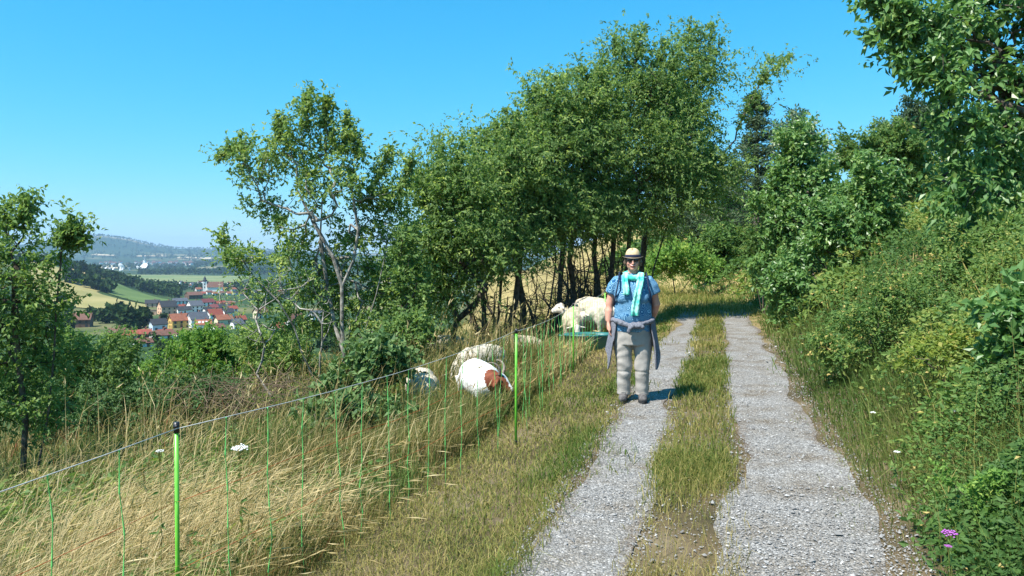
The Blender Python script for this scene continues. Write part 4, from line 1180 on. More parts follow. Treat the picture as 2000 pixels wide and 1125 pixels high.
def dish(px, py, dia_px, tilt, az, label, dist=3200):
    c = np.array([(px - 1000) / 1500 * dist, dist, 0.0]); c[2] = float(H(c[0], c[1], False))
    k = dist / 1500; R = dia_px * k / 2; zc = EYE - (py - 500) * k - c[2]
    zc = max(zc, R * .9)
    root = thing("antenna_dish", label, "antenna", tuple(c), 0, DG)
    M = Matrix.Translation((0, 0, zc)) @ Matrix.Rotation(math.radians(az), 4, 'Z') @ Matrix.Rotation(math.radians(tilt), 4, 'X')
    mb = MB(); n = 24; rings = 7; V = []; f = []
    for j in range(rings + 1):
        r = R * max(j / rings, .02); z = .28 * R * (r / R) ** 2
        V += [(r * math.cos(q * 2 * math.pi / n), r * math.sin(q * 2 * math.pi / n), z) for q in range(n)]
    for j in range(rings):
        for q in range(n): f.append((j * n + q, j * n + (q + 1) % n, (j + 1) * n + (q + 1) % n, (j + 1) * n + q))
    V = np.array(V); mb.add(*rotated((V, f), M)); mb.add(*rotated((V - np.array([0, 0, R * .04]), f), M)); mb.build("reflector", WHT, root, True)
    mb = MB(); tip = M @ Vector((0, 0, R * .85))
    for q in range(4):
        a = M @ Vector((R * .75 * math.cos(q * 1.571), R * .75 * math.sin(q * 1.571), R * .16)); prisms(mb, np.array([a]), np.array([tip]), R * .02, R * .02, 4)
    V, f = ball(tip, R * .1, 8, 6); mb.add(V, f); mb.build("feed", WHT, root)
    mb = MB(); V, f = loft([(0, 0, -1, R * .4, R * .4), (0, 0, zc * .4, R * .3, R * .3), (0, 0, zc - R * .02, R * .16, R * .16)], 10); mb.add(V, f); mb.build("pedestal", WHT, root)


dish(282, 527, 16, 52, -18, "large white dish antenna facing the right, nearest the town")
dish(236, 523, 15, 60, 160, "large white dish antenna seen from behind with lattice back")
dish(207, 531, 8, 55, -50, "leftmost small white dish antenna on the valley floor")
dish(215, 534, 8, 55, -60, "small white dish antenna second from the left")
dish(222, 533, 7, 50, -40, "small white dish antenna third from the left")
dish(253, 529, 8, 58, -80, "small white dish antenna between the two largest dishes")
dish(269, 530, 10, 60, 150, "medium white dish antenna just left of the largest dish")
dish(239, 531, 6, 50, -20, "lowest small dish antenna in front of the lattice backed dish")
# far town
mbt = [unitbox(WALL["white"], "town_house"), unitbox(ROOF["brown"], "town_roof")]
for i in range(95):
    p = rng.uniform(195, 470); dd = math.exp(rng.uniform(math.log(4500), math.log(5200)))
    if p < 300 and rng.uniform() < .5: p = rng.uniform(300, 470)
    x = (p - 1000) / 1500 * dd; z = float(H(x, dd, False))
    s = rng.uniform(8, 17)
    root = thing("town_house", "tiny white house in the far off town beyond the dishes", "house", (x, dd, z), rng.uniform(0, 1.5), "houses of the far town")
    o = link("wall", mbt[0], root); o.scale = (s * 1.3, s, s * .8); o.location = (0, 0, s * .35)
    o = link("roof", mbt[1], root); o.scale = (s * 1.35, s * .74, s * .74); o.rotation_euler = (math.radians(45), 0, 0); o.location = (0, 0, s * .7)
x, y = (282 - 1000) / 1500 * 4700, 4700
root = thing("grain_silo", "pale tower block rising above the far town", "tower", (x, y, float(H(x, y, False))))
mb = MB(); mb.box((-6, -6, -2), (6, 6, 26)); mb.build("shaft", WALL["white"], root); mb = MB(); mb.box((-1.5, -1.5, 26.02), (1.5, 1.5, 42)); mb.build("mast", WALL["grey"], root)
# pole beside the village
c = hit(429, 600, 200); root = thing("lattice_mast", "thin pale mast standing among the roofs of the village", "mast", tuple(c))
mb = MB(); prisms(mb, np.array([[0, 0, -.5]]), np.array([[0, 0, 50 * c[1] / 1500]]), .28, .1, 6); mb.build("pole", WALL["cream"], root)
mb = MB(); mb.box((-1.4, -.1, 44 * c[1] / 1500), (1.4, .1, 44.6 * c[1] / 1500)); mb.build("crossarm", WALL["cream"], root)

# the air of the valley
mb = MB(); mb.box((-14500, -14500, -90), (14500, 14500, 330))
m = bpy.data.materials.new("valley_haze"); m.use_nodes = True; nt = m.node_tree
nt.nodes.remove(nt.nodes["Principled BSDF"])
pv = nt.nodes.new("ShaderNodeVolumePrincipled"); pv.inputs["Density"].default_value = 0.000075
pv.inputs["Color"].default_value = (.50, .75, 1.0, 1); pv.inputs["Anisotropy"].default_value = 0.0
nt.links.new(pv.outputs[0], nt.nodes["Material Output"].inputs["Volume"])
tag(mb.build("haze", m), "thin blue haze over the valley", "haze", kind="stuff")
# ------------------------------------------------------------------ electric net fence
NETG = noisemat("net_green", (.12, .50, .12), (.18, .62, .17), 30, .45, .4)
POSTG = noisemat("post_green", (.12, .46, .035), (.17, .56, .06), 12, .35, .5)
BLK = plain("black_plastic", (.015, .015, .02), .4, .5)
ROPE = noisemat("white_rope", (.45, .47, .45), (.62, .64, .6), 60, .7)
WIRE = plain("orange_wire", (.45, .08, .02), .5)
posts = [(-2.9, -.6), (-1.39, 3.2), (.035, 6.9), (.915, 11.45), (1.83, 15.1), (2.95, 19.0)]
fence = thing("net_fence", "green electric sheep net with slim posts running along the path", "fence", (posts[1][0], posts[1][1], float(H(*posts[1]))))
f0 = np.array(fence.location)
PB = [np.array([x, y, float(H(x, y))]) for x, y in posts]
NH = 1.02


def net_pt(seg, t):
    a, b = PB[seg], PB[seg + 1]
    p = a + (b - a) * t
    p[2] = float(H(p[0], p[1]))
    top = a[2] + NH + (b[2] - a[2]) * t - .05 * 4 * t * (1 - t)
    return p, top


for i, p in enumerate(PB):
    lean = np.array([[.03, 0], [-.012, .01], [.004, 0], [0, 0], [0, 0], [0, 0]][i] + [0])
    mb = MB(); V, f = tube([p - f0 + [0, 0, -.1], p - f0 + lean * .5 + [0, 0, .5], p - f0 + lean + [0, 0, NH - .02]], 0.0092 if i < 2 else .0115, 10); mb.add(V, f)
    po = mb.build("post", POSTG, fence, True)
    mb = MB(); V, f = tube([p - f0 + lean + [0, 0, NH - .021], p - f0 + lean + [0, 0, NH + .022]], .0125, 10); mb.add(V, f)
    V, f = tube([p - f0 + lean + [-.006, -.012, NH + .005], p - f0 + lean + [.012, -.02, NH + .01]], .005, 6); mb.add(V, f); mb.build("cap", BLK, po, True)
    mb = MB(); V, f = tube([p - f0 + [0, 0, -.2], p - f0 + [0, 0, .02]], .0045, 6); mb.add(V, f); V, f = ball(p - f0 + np.array([0, 0, .03]), (.014, .014, .02), 8, 6); mb.add(V, f); mb.build("spike", BLK, po)
for sgi in range(len(PB) - 1):
    L = np.linalg.norm(PB[sgi + 1] - PB[sgi]); n = int(round(L / .29))
    for q in range(1, n):
        t = q / n; p, top = net_pt(sgi, t)
        sway = rng.normal(0, .006, (7, 3)) * np.array([1, 1, 0]); sway[0] *= .2
        zz = np.linspace(top, p[2] + .03, 7)
        drift = np.linspace(0, 1, 7)[:, None] * np.array([rng.normal(.0, .03), rng.normal(0, .03), 0])
        pts = np.stack([np.full(7, p[0]), np.full(7, p[1]), zz], -1) + sway + drift - f0
        path = []; rad = []
        rr = .0019
        for a, b in zip(pts[:-1], pts[1:]):
            path += [a, a + (b - a) * .03, a + (b - a) * .06, a + (b - a) * .5]; rad += [rr * 1.9, rr * 1.9, rr, rr]
        path.append(pts[-1]); rad.append(rr)
        mb = MB(); V, f = tube(path, rad, 5); mb.add(V, f); mb.build("vertical_strand", NETG, fence, True)
for kk, (fr, mat, rr) in enumerate([(1.0, ROPE, .0022), (.70, WIRE, .0012), (.42, WIRE, .0012)]):
    for sgi in range(len(PB) - 1):
        path = []
        for t in np.linspace(0, 1, 12):
            p, top = net_pt(sgi, t); path.append([p[0] + rng.normal(0, .004), p[1], p[2] + (top - p[2]) * fr + rng.normal(0, .004) * (fr < 1)])
        mb = MB(); V, f = tube(np.array(path) - f0, rr, 5); mb.add(V, f)
        mb.build("top_rope" if fr == 1 else "horizontal_wire", mat, fence, True)

# ------------------------------------------------------------------ sheep and goat
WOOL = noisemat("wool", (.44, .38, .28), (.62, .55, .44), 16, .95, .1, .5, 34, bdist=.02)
WOOLD = noisemat("darker_wool", (.36, .30, .21), (.58, .50, .38), 14, .95, .1, .5, 34, bdist=.02)  # darker, browner version of the wool colour
FACE = noisemat("sheep_face", (.62, .55, .45), (.75, .68, .58), 12, .85, .2)
GOATW = noisemat("goat_white", (.78, .76, .72), (.88, .87, .84), 9, .8, .2, .3, 60)
GOATB = noisemat("goat_brown", (.13, .035, .015), (.22, .06, .025), 14, .7, .3, .3, 60)
HORN = noisemat("horn", (.16, .13, .10), (.32, .27, .21), 40, .6, .3, .5, 60)
EYEM = plain("dark_eye", (.01, .008, .006), .2, .6); HOOF = plain("hoof", (.05, .04, .035), .6); PINK = plain("inner_ear", (.55, .3, .25), .8)


def quad(name, label, cat, loc, yaw, sc, headpos, headdir, wool, face, group=None, fat=1.0, neckr=.1, woolly=True):
    """four-legged animal, nose towards local -Y; headpos/headdir place the head in the animal's own frame"""
    root = thing(name, label, cat, tuple(loc), yaw, group); root.scale = (sc, sc, sc)
    hp = np.array(headpos, float); hd = nrm(np.array(headdir, float))
    ch = np.array([0, -.42, .52])
    pcs = [tube([(0, .56, .54), (0, .50, .56), (0, .3, .55), (0, 0, .53), (0, -.25, .53), (0, -.42, .54), (0, -.52, .55)], np.array([.08, .17, .235, .25, .24, .19, .1]) * fat, 16, 1.08)]
    nk = [ch + [0, .06, .05], (ch + hp) / 2 + [0, 0, .03], hp + hd * .02]
    pcs.append(tube(nk, [.17 * fat, neckr * 1.15, neckr * .9], 12))
    for sx in (-1, 1):
        pcs.append(tube([(sx * .12, -.36, .5), (sx * .125, -.37, .36), (sx * .115, -.36, .22)], [.10, .065, .042], 10))
        pcs.append(tube([(sx * .12, .40, .52), (sx * .14, .36, .38), (sx * .125, .44, .24)], [.14, .09, .045], 10))
    if woolly: pcs.append(tube([(0, .54, .6), (0, .60, .5), (0, .60, .3)], [.05, .045, .03], 8))
    else: pcs.append(tube([(0, .54, .62), (0, .62, .68), (0, .66, .64)], [.035, .03, .02], 8))
    dsp = (lambda V: .010 * noise3(V, 16, 1) + .005 * noise3(V, 40, 2)) if woolly else (lambda V: .004 * noise3(V, 30, 1))
    # lower legs and head belong to the same skin: keep one body mesh, coloured by zone
    for sx in (-1, 1):
        pcs.append(tube([(sx * .115, -.36, .26), (sx * .115, -.365, .12), (sx * .115, -.375, .05)], [.036, .026, .028], 8))
        pcs.append(tube([(sx * .125, .44, .27), (sx * .12, .45, .16), (sx * .12, .42, .05)], [.036, .026, .028], 8))
    side = nrm(np.cross(hd, [0, 0, 1.0])); upv = np.cross(side, hd)
    pcs.append(tube([hp - hd * .09 + upv * .01, hp - hd * .05 + upv * .015, hp + hd * .03, hp + hd * .12 - upv * .012, hp + hd * .19 - upv * .02, hp + hd * .215 - upv * .022], np.array([.05, .085, .088, .062, .048, .028]), 12, 1.05, up=upv))
    body = remesh("body", pcs, .023, wool, root, 2, dsp)
    me = body.data; me.materials.append(face); me.materials.append(HOOF)
    if not woolly: me.materials.append(GOATW)
    C = np.empty(len(me.polygons) * 3, np.float32); me.polygons.foreach_get("center", C); C = C.reshape(-1, 3)
    rel = C - hp; al = rel @ hd; lat = np.linalg.norm(rel - al[:, None] * hd, axis=1); sd = np.abs(rel @ side)
    mi = np.zeros(len(C), np.int32)
    mi[(al > -.05) & (lat < .14)] = 1
    if not woolly:
        neck_al = (C - ch) @ nrm(hp - ch)
        mi[(neck_al > .05) & (np.linalg.norm(C - (ch + nrm(hp - ch) * neck_al[:, None]), axis=1) < .2)] = 1
        mi[(al > -.04) & (lat < .14) & (sd < .034) & ((rel @ upv) > -.02)] = 3
    if woolly: mi[(C[:, 2] < .22) & (np.abs(C[:, 0]) > .05) & (C[:, 1] > -.5) & (lat > .25)] = 1
    mi[(C[:, 2] < .06) & (lat > .25)] = 2
    me.polygons.foreach_set("material_index", mi); me.update()
    for s in (-1, 1):
        b = hp - hd * .035 + side * s * .075 + upv * .035
        tip = b + side * s * .13 - hd * .03 + np.array([0, 0, -.05 if woolly else -.12])
        mb = MB(); V, f = tube([b, b + (tip - b) * .35, b + (tip - b) * .7, tip], [.016, .036, .032, .006], 8, .35); mb.add(V, f); mb.build("ear", face if woolly else GOATB, root, True)
        mb = MB(); V, f = ball(hp + hd * .03 + side * s * .078 + upv * .03, .014, 8, 6); mb.add(V, f); mb.build("eye", EYEM, root, True)
        mb = MB(); V, f = ball(hp + hd * .205 + side * s * .016 - upv * .01, (.007, .007, .005), 6, 5); mb.add(V, f); mb.build("nostril", EYEM, root)
    return root, hp, hd, side, upv


SG = "sheep grazing behind the net fence"


def g3(px, y, dz=0): g = onground(px, y); g[2] += dz; return g


def goat():
    root, hp, hd, side, upv = quad("goat", "white goat with brown head, white blaze and curved horns behind the net", "goat", g3(938, 8.9, -.02), math.radians(20), .82, (.10, -.60, .60), (.62, -.52, -.55), GOATW, GOATB, None, .98, .105, False)
    for s in (-1, 1):
        b = hp - hd * .05 + side * s * .035 + upv * .07; path = []; rad = []
        for q in np.linspace(0, 1, 12):
            an = q * 2.5; R = .11
            path.append(b + upv * (R * math.sin(an)) * 1.0 - hd * (R * (1 - math.cos(an))) + side * s * (.02 + .10 * q)); rad.append(.024 * (1 - .75 * q) * (1 + .06 * math.sin(q * 70)))
        mb = MB(); V, f = tube(path, rad, 8); mb.add(V, f); mb.build("horn", HORN, root, True)


goat()
down = (0, -.45, -.9)
sheep = [("cream sheep lying deep in the grass left of the horned goat", 826, 9.8, 12, .84, (.05, -.62, .30), (.1, -.5, -.8), WOOL, -.14),
         ("pale sheep grazing directly behind the horned goat", 938, 11, -40, .84, (-.05, -.66, .32), (.1, -.5, -.85), WOOL, -.02),
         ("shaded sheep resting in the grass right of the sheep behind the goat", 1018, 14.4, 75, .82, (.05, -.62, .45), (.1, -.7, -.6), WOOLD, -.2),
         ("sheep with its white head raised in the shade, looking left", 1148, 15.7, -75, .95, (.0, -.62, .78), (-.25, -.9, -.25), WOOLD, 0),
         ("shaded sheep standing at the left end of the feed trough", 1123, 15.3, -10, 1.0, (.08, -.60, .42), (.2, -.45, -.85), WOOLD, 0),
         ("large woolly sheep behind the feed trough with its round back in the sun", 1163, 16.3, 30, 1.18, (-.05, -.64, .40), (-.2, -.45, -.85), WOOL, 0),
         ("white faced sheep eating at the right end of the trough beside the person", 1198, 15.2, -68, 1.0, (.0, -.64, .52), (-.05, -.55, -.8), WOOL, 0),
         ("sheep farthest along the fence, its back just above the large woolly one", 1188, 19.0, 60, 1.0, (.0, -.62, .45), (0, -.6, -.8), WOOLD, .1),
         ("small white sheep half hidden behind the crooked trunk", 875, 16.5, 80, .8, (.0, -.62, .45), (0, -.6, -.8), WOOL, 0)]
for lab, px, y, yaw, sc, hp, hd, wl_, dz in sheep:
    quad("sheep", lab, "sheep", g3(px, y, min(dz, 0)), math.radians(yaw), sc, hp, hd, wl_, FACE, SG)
# feed trough
TEAL = noisemat("trough_plastic", (.02, .13, .13), (.035, .19, .18), 6, .45, .4)
c = g3(1150, 14.3); root = thing("feed_trough", "low teal plastic feed trough between the sheep and the net", "trough", tuple(c), math.radians(8))
mb = MB(); n = 28; V = []; f = []
prof = [(.30, 0.0), (.36, .02), (.40, .28), (.43, .30), (.43, .325), (.38, .325), (.35, .27), (.31, .07), (.02, .06)]
for r, z in prof: V += [(r * math.cos(q * 2 * math.pi / n) * 1.15, r * math.sin(q * 2 * math.pi / n) * .75, z) for q in range(n)]
for j in range(len(prof) - 1):
    for q in range(n): f.append((j * n + q, j * n + (q + 1) % n, (j + 1) * n + (q + 1) % n, (j + 1) * n + q))
mb.add(V, f); mb.build("tub", TEAL, root, True)
mb = MB(); mb.add(*loft([(0, 0, .075, .33 * 1.15, .33 * .75), (0, 0, .13, .33 * 1.15, .33 * .75)], 24)); mb.build("feed", noisemat("feed_hay", (.2, .15, .06), (.35, .27, .12), 40), root)
for s in (-1, 1):
    mb = MB(); V, f = tube([(s * .49, -.07, .29), (s * .55, -.05, .30), (s * .55, .05, .30), (s * .49, .07, .29)], .014, 6); mb.add(V, f); mb.build("handle", TEAL, root, True)

# ------------------------------------------------------------------ wild flowers
WF = plain("white_petal", (.82, .82, .78), .7); PF = plain("purple_petal", (.42, .12, .45), .7)


def flower(name, label, px, py, y, mat, head, h=None):
    p = at(px, py, y); g = np.array([p[0], p[1], float(H(p[0], p[1]))])
    root = thing(name, label, "flower", tuple(g)); top = p - g
    mb = MB(); V, f = tube([(0, 0, 0), top * .5 + [.01, 0, 0], top], [.0022, .0018, .0015], 6, None); mb.add(V, f)
    n = 26
    for q in range(5):
        e = top + np.array([math.cos(q * 1.26) * head * .6, math.sin(q * 1.26) * head * .6, head * .1]); prisms(mb, (top * .92)[None], e[None], .0015, .001, 4)
    mb.build("stem", G["verge"], root)
    mb = MB(); P = top * .2 + rng.uniform(0, 1, (14, 1)) * top * .6; leaves(mb, P, rng.normal(size=(14, 3)), rng.normal(size=(14, 3)) + [0, 0, 1], .06, .015, .3); mb.build("foliage", G["under"], root)
    mb = MB()
    for q in range(38):
        rr = head * math.sqrt(q / 38); an = q * 2.4
        V, f = ball(top + np.array([math.cos(an) * rr, math.sin(an) * rr, head * .14 + rng.normal(0, head * .09) - rr * .25]), (head * .13, head * .13, head * .09), 6, 5); mb.add(V, f)
    mb.build("blossom", mat, root)


flower("yarrow", "flat white yarrow head right of the nearest fence post", 468, 874, 3.9, WF, .042)
flower("yarrow", "small white yarrow head left of the nearest fence post", 312, 880, 3.9, WF, .02)
flower("thistle", "purple flower cluster in the lower right undergrowth", 1855, 1040, 3.4, PF, .034)
flower("thistle", "faded mauve flower below the purple cluster", 1852, 1066, 3.35, PF, .016)
flower("yarrow", "white flowers on the bank above the bare patch", 1868, 802, 5.6, WF, .03)
flower("yarrow", "single pale flower in the middle of the bank", 1752, 882, 4.9, WF, .02)
flower("yarrow", "tiny white flower on the grassy foot of the bank", 1705, 805, 6.2, WF, .022)
# ------------------------------------------------------------------ the walker
def person():
    px, yy = 1236, 8.45
    g = onground(px, yy)
    root = thing("person", "person in straw hat, blue patterned shirt and grey trousers standing on the left wheel track", "person", tuple(g + np.array([0, 0, .012])), math.radians(-8))
    root.scale = (1.0, 1.0, 1.0)
    # materials
    skin, nt, b = newmat("skin"); b.inputs["Base Color"].default_value = (.62, .31, .22, 1); setspec(b, .5, .35); b.inputs["Subsurface Weight"].default_value = .08; b.inputs["Subsurface Radius"].default_value = (.012, .005, .003)
    shirt, nt, b = newmat("patterned_shirt")
    tc = nt.nodes.new("ShaderNodeTexCoord")
    v = nod(nt, "ShaderNodeTexVoronoi", Scale=10.0); nt.links.new(tc.outputs["Object"], v.inputs["Vector"])
    w = nod(nt, "ShaderNodeMath", operation='MULTIPLY'); w.inputs[1].default_value = 60; nt.links.new(v.outputs["Distance"], w.inputs[0])
    nz = nod(nt, "ShaderNodeTexNoise", Scale=22, Detail=3); nt.links.new(tc.outputs["Object"], nz.inputs["Vector"])
    w2 = nod(nt, "ShaderNodeMath", operation='MULTIPLY_ADD'); w2.inputs[1].default_value = 9; nt.links.new(nz.outputs["Fac"], w2.inputs[0]); nt.links.new(w.outputs[0], w2.inputs[2])
    sn = nod(nt, "ShaderNodeMath", operation='SINE'); nt.links.new(w2.outputs[0], sn.inputs[0])
    mr = nt.nodes.new("ShaderNodeMapRange"); mr.inputs[1].default_value = -1; mr.inputs[2].default_value = 1; nt.links.new(sn.outputs[0], mr.inputs[0])
    nt.links.new(ramp(nt, mr.outputs[0], [(0, (.012, .075, .19)), (.45, (.03, .15, .31)), (.7, (.10, .30, .48)), (1, (.34, .55, .68))]), b.inputs["Base Color"]); setspec(b, .85, .15)
    trous = noisemat("grey_trousers", (.31, .29, .262), (.42, .395, .36), 6, .85, .15, .35, 14, bdist=.02)
    scarfm = noisemat("mint_scarf", (.05, .50, .40), (.36, .78, .66), 11, .7, .2, .4, 30, p0=.42, p1=.55, bdist=.012)
    jack = noisemat("heather_jacket", (.11, .115, .14), (.24, .245, .28), 90, .95, .1, .5, 40, bdist=.01)
    straw = noisemat("straw_hat", (.52, .38, .20), (.70, .54, .32), 90, .8, .2, .5, 120, bdist=.004)
    brimm = noisemat("hat_brim", (.20, .16, .12), (.32, .26, .2), 90, .85, .15)
    band = plain("hat_band", (.03, .035, .07), .8); navy = plain("strap_navy", (.02, .03, .07), .8)
    glass = plain("dark_lens", (.012, .008, .01), .08, .6); hairm = noisemat("hair", (.09, .06, .04), (.2, .15, .1), 60, .6, .3, .6, 90)
    lip = plain("lips", (.42, .10, .09), .5); teeth = plain("teeth", (.8, .76, .68), .4)
    shoe = noisemat("hiking_shoe", (.07, .065, .065), (.16, .15, .145), 25, .8, .2, .3, 50); sole = plain("shoe_sole", (.03, .03, .03), .8)
    # body: one continuous skin
    pcs = []
    hc = np.array([0, -.015, 1.535])
    pcs.append(ball(hc + [0, .012, .012], (.078, .095, .108), 20, 14))            # skull
    pcs.append(ball(hc + [0, -.022, -.045], (.066, .066, .066), 16, 10))       # jaw and cheeks
    pcs.append(ball(hc + [0, -.062, -.085], (.030, .028, .024), 12, 8))        # chin
    for s in (-1, 1):
        pcs.append(ball(hc + [s * .038, -.062, -.028], (.026, .022, .022), 10, 8))   # cheekbones
        pcs.append(ball(hc + [s * .08, .01, -.01], (.014, .022, .032), 10, 8))       # ears
    pcs.append(tube([hc + [0, -.086, .012], hc + [0, -.102, -.012], hc + [0, -.108, -.026], hc + [0, -.092, -.036]], [.010, .013, .016, .011], 8))
    pcs.append(tube([(0, .02, 1.30), (0, .012, 1.40), (0, .0, 1.47)], [.066, .056, .055], 14))
    pcs.append(loft([(0, .01, .82, .16, .11), (0, .01, 1.0, .15, .105), (0, .01, 1.2, .165, .10), (0, .01, 1.3, .15, .085), (0, .01, 1.36, .09, .065)], 20))
    # arm hanging beside the hip
    sh, el, wr = np.array([-.185, .01, 1.29]), np.array([-.255, .03, 1.055]), np.array([-.268, -.015, .865])
    pcs.append(tube([sh + [.04, 0, .0], sh, (sh * .5 + el * .5) + [-.006, .004, 0], el, el * .6 + wr * .4, wr], [.045, .05, .051, .049, .046, .031], 14))
    palm = wr + np.array([.004, -.018, -.055])
    pcs.append(tube([wr, wr + [.002, -.008, -.02], palm, palm + [.002, -.01, -.035]], [.028, .031, .037, .033], 10, .62, up=(1, 0, 0)))
    for i, (oy, ln) in enumerate([(-.034, .068), (-.012, .078), (.010, .072), (.030, .056)]):
        a = palm + np.array([.004, oy - .008, -.034])
        pcs.append(tube([a + [0, 0, .02], a, a + [.008, -.004, -ln * .45], a + [.022, -.002, -ln * .8], a + [.034, .002, -ln]], [.0095, .0098, .009, .0085, .007], 8))
    a = wr + np.array([.010, -.036, -.035])
    pcs.append(tube([a + [0, .02, .01], a, a + [.012, -.016, -.03], a + [.02, -.018, -.062]], [.013, .0125, .0105, .008], 8))
    # arm folded behind the back
    sh, el, wr = np.array([.185, .01, 1.29]), np.array([.255, .055, 1.055]), np.array([.215, .155, .885])
    pcs.append(tube([sh + [-.04, 0, .0], sh, (sh * .5 + el * .5) + [.006, .004, 0], el, el * .6 + wr * .4, wr], [.045, .05, .051, .049, .046, .031], 14))
    pcs.append(tube([wr, wr + [-.03, .02, -.025], wr + [-.07, .03, -.03]], [.029, .036, .032], 10, .6))
    for i in range(4):
        a = wr + np.array([-.07, .025, -.055 + i * .018]); pcs.append(tube([a + [.02, 0, 0], a, a + [-.04, .002, -.01], a + [-.065, -.008, -.014]], [.0095, .0095, .0085, .007], 8))
    a = wr + np.array([-.03, .02, .01]); pcs.append(tube([a, a + [-.03, .005, .025], a + [-.06, .005, .03]], [.012, .011, .008], 8))
    # legs inside the trousers down to the ankles
    for s in (-1, 1): pcs.append(tube([(s * .085, .01, .85), (s * .09, .0, .5), (s * .095, .01, .06)], [.075, .05, .035], 12))
    remesh("body", pcs, .0075, skin, root, 3)
    # face details
    for s in (-1, 1):
        mb = MB(); V, f = ball(hc + [s * .034, -.088, .010], (.030, .010, .022), 14, 9); mb.add(V, f); ln = mb.build("sunglass_lens", glass, root, True)
        mb = MB(); V, f = tube([hc + [s * .06, -.078, .016], hc + [s * .082, -.03, .014], hc + [s * .083, .015, .006]], .0028, 6); mb.add(V, f); mb.build("temple", glass, ln, True)
    mb = MB(); V, f = tube([hc + [-.012, -.094, .014], hc + [0, -.098, .016], hc + [.012, -.094, .014]], .003, 6); mb.add(V, f); mb.build("glasses_bridge", glass, root, True)
    mpath = [hc + [-.034, -.076, -.044], hc + [-.019, -.088, -.055], hc + [0, -.092, -.059], hc + [.019, -.088, -.055], hc + [.034, -.076, -.044]]
    mb = MB(); V, f = tube(mpath, [.004, .0065, .0075, .0065, .004], 8); mb.add(V, f); mb.build("lower_lip", lip, root, True)
    mb = MB(); V, f = tube([p + np.array([0, -.0015, .0065]) for p in mpath], [.002, .0035, .004, .0035, .002], 8); mb.add(V, f); mb.build("teeth", teeth, root, True)
    mb = MB(); V, f = tube([p + np.array([0, 0, .012]) for p in mpath], [.002, .0035, .0035, .0035, .002], 8); mb.add(V, f); mb.build("upper_lip", lip, root, True)
    hp = []
    for s in (-1, 1):
        hp.append(tube([hc + [s * .074, -.03, .03], hc + [s * .084, -.012, -.02], hc + [s * .082, .012, -.062]], [.014, .02, .014], 8))
    hp.append(ball(hc + [0, .035, .005], (.086, .085, .10), 16, 10))
    remesh("hair", hp, .008, hairm, root, 2, lambda V: .004 * noise3(V, 90, 1))
    # hat
    hz = hc[2] + .034
    def rev(prof, n=32, sx=.92, sy=1.06, dip=0.0, pinch=0.0):
        V = []; f = []
        for r, z in prof:
            for q in range(n):
                a = q * 2 * math.pi / n
                V.append((r * math.cos(a) * sx, -.006 + r * math.sin(a) * sy, z + dip * (r / .14) ** 2 * math.cos(2 * a) - pinch * math.exp(-((math.cos(a)) / .35) ** 2) * max(0, (z - hz - .06)) * (1 if math.sin(a) < 0 else .6)))
        for j in range(len(prof) - 1):
            for q in range(n): f.append((j * n + q, j * n + (q + 1) % n, (j + 1) * n + (q + 1) % n, (j + 1) * n + q))
        return V, f
    mb = MB(); V, f = rev([(.093, hz), (.090, hz + .028), (.083, hz + .054), (.073, hz + .075), (.058, hz + .092), (.040, hz + .102), (.020, hz + .106), (.001, hz + .107)], pinch=.55); mb.add(V, f); hat = mb.build("hat", straw, root, True)
    mb = MB(); V, f = rev([(.091, hz - .002), (.104, hz - .004), (.116, hz - .003), (.123, hz + .002), (.124, hz + .006), (.116, hz + .002), (.104, hz + .001), (.0905, hz + .004)], dip=.014); mb.add(V, f); mb.build("brim", brimm, hat, True)
    mb = MB(); V, f = rev([(.0925, hz + .003), (.0945, hz + .005), (.0935, hz + .031), (.0905, hz + .034)]); mb.add(V, f); mb.build("hat_band", band, hat, True)
    # shirt
    pcs = [loft([(0, .0, .76, .200, .150), (0, -.005, .86, .206, .160), (0, -.012, .95, .204, .165), (0, -.012, 1.05, .202, .158), (0, -.01, 1.15, .206, .152), (0, 0, 1.24, .208, .14), (0, .008, 1.31, .196, .115), (0, .012, 1.36, .15, .088), (0, .014, 1.395, .085, .068)], 28)]
    for s in (-1, 1):
        pcs.append(ball((s * .088, -.098, 1.135), (.092, .075, .085), 14, 10))
        pcs.append(tube([(s * .11, .01, 1.31), (s * .165, .01, 1.305), (s * .208, .012, 1.25), (s * .240, .018, 1.175)], [.066, .074, .071, .066], 16))
    pcs.append(ball((0, -.09, .93), (.16, .095, .11), 16, 10))
    remesh("shirt", pcs, .0085, shirt, root, 4, lambda V: .0035 * noise3(V * np.array([1, 1, .6]), 26, 0) + .002 * noise3(V, 60, 1))
    # trousers
    pcs = [loft([(0, .01, .62, .205, .145), (0, .012, .70, .212, .155), (0, .01, .78, .210, .155), (0, .005, .86, .200, .150)], 28)]
    for s, kx, ax in ((-1, -.088, -.100), (1, .098, .102)):
        pcs.append(tube([(s * .105, .01, .72), (s * .108, .0, .60), (kx + s * .01, -.012, .48), (kx, -.016, .38), (ax, .0, .24), (ax, .01, .10), (ax, .012, .068)], [.112, .105, .090, .084, .076, .071, .072], 18))
    def wr_(V):
        z = V[:, 2]; x = V[:, 0]
        fold = .0016 * np.sin(z * 55 + 16 * x + 4 * noise3(V, 9, 0)) * sstep(.55, .15, z) + .0012 * np.sin(z * 38 - 30 * np.abs(x) + 3 * noise3(V, 8, 1))
        fold = fold + .0045 * np.maximum(0, noise3(V, 9, 1) + .2) * np.sin(58 * z + 34 * np.abs(x) + 5 * noise3(V, 8, 2)) * sstep(.85, .5, z)
        knee = -.006 * np.exp(-((z - .325) / .012) ** 2)
        return fold + knee + .0035 * noise3(V * np.array([1, 1, .8]), 15, 2) + .0018 * noise3(V, 42, 3)
    remesh("trousers", pcs, .0085, trous, root, 2, wr_)
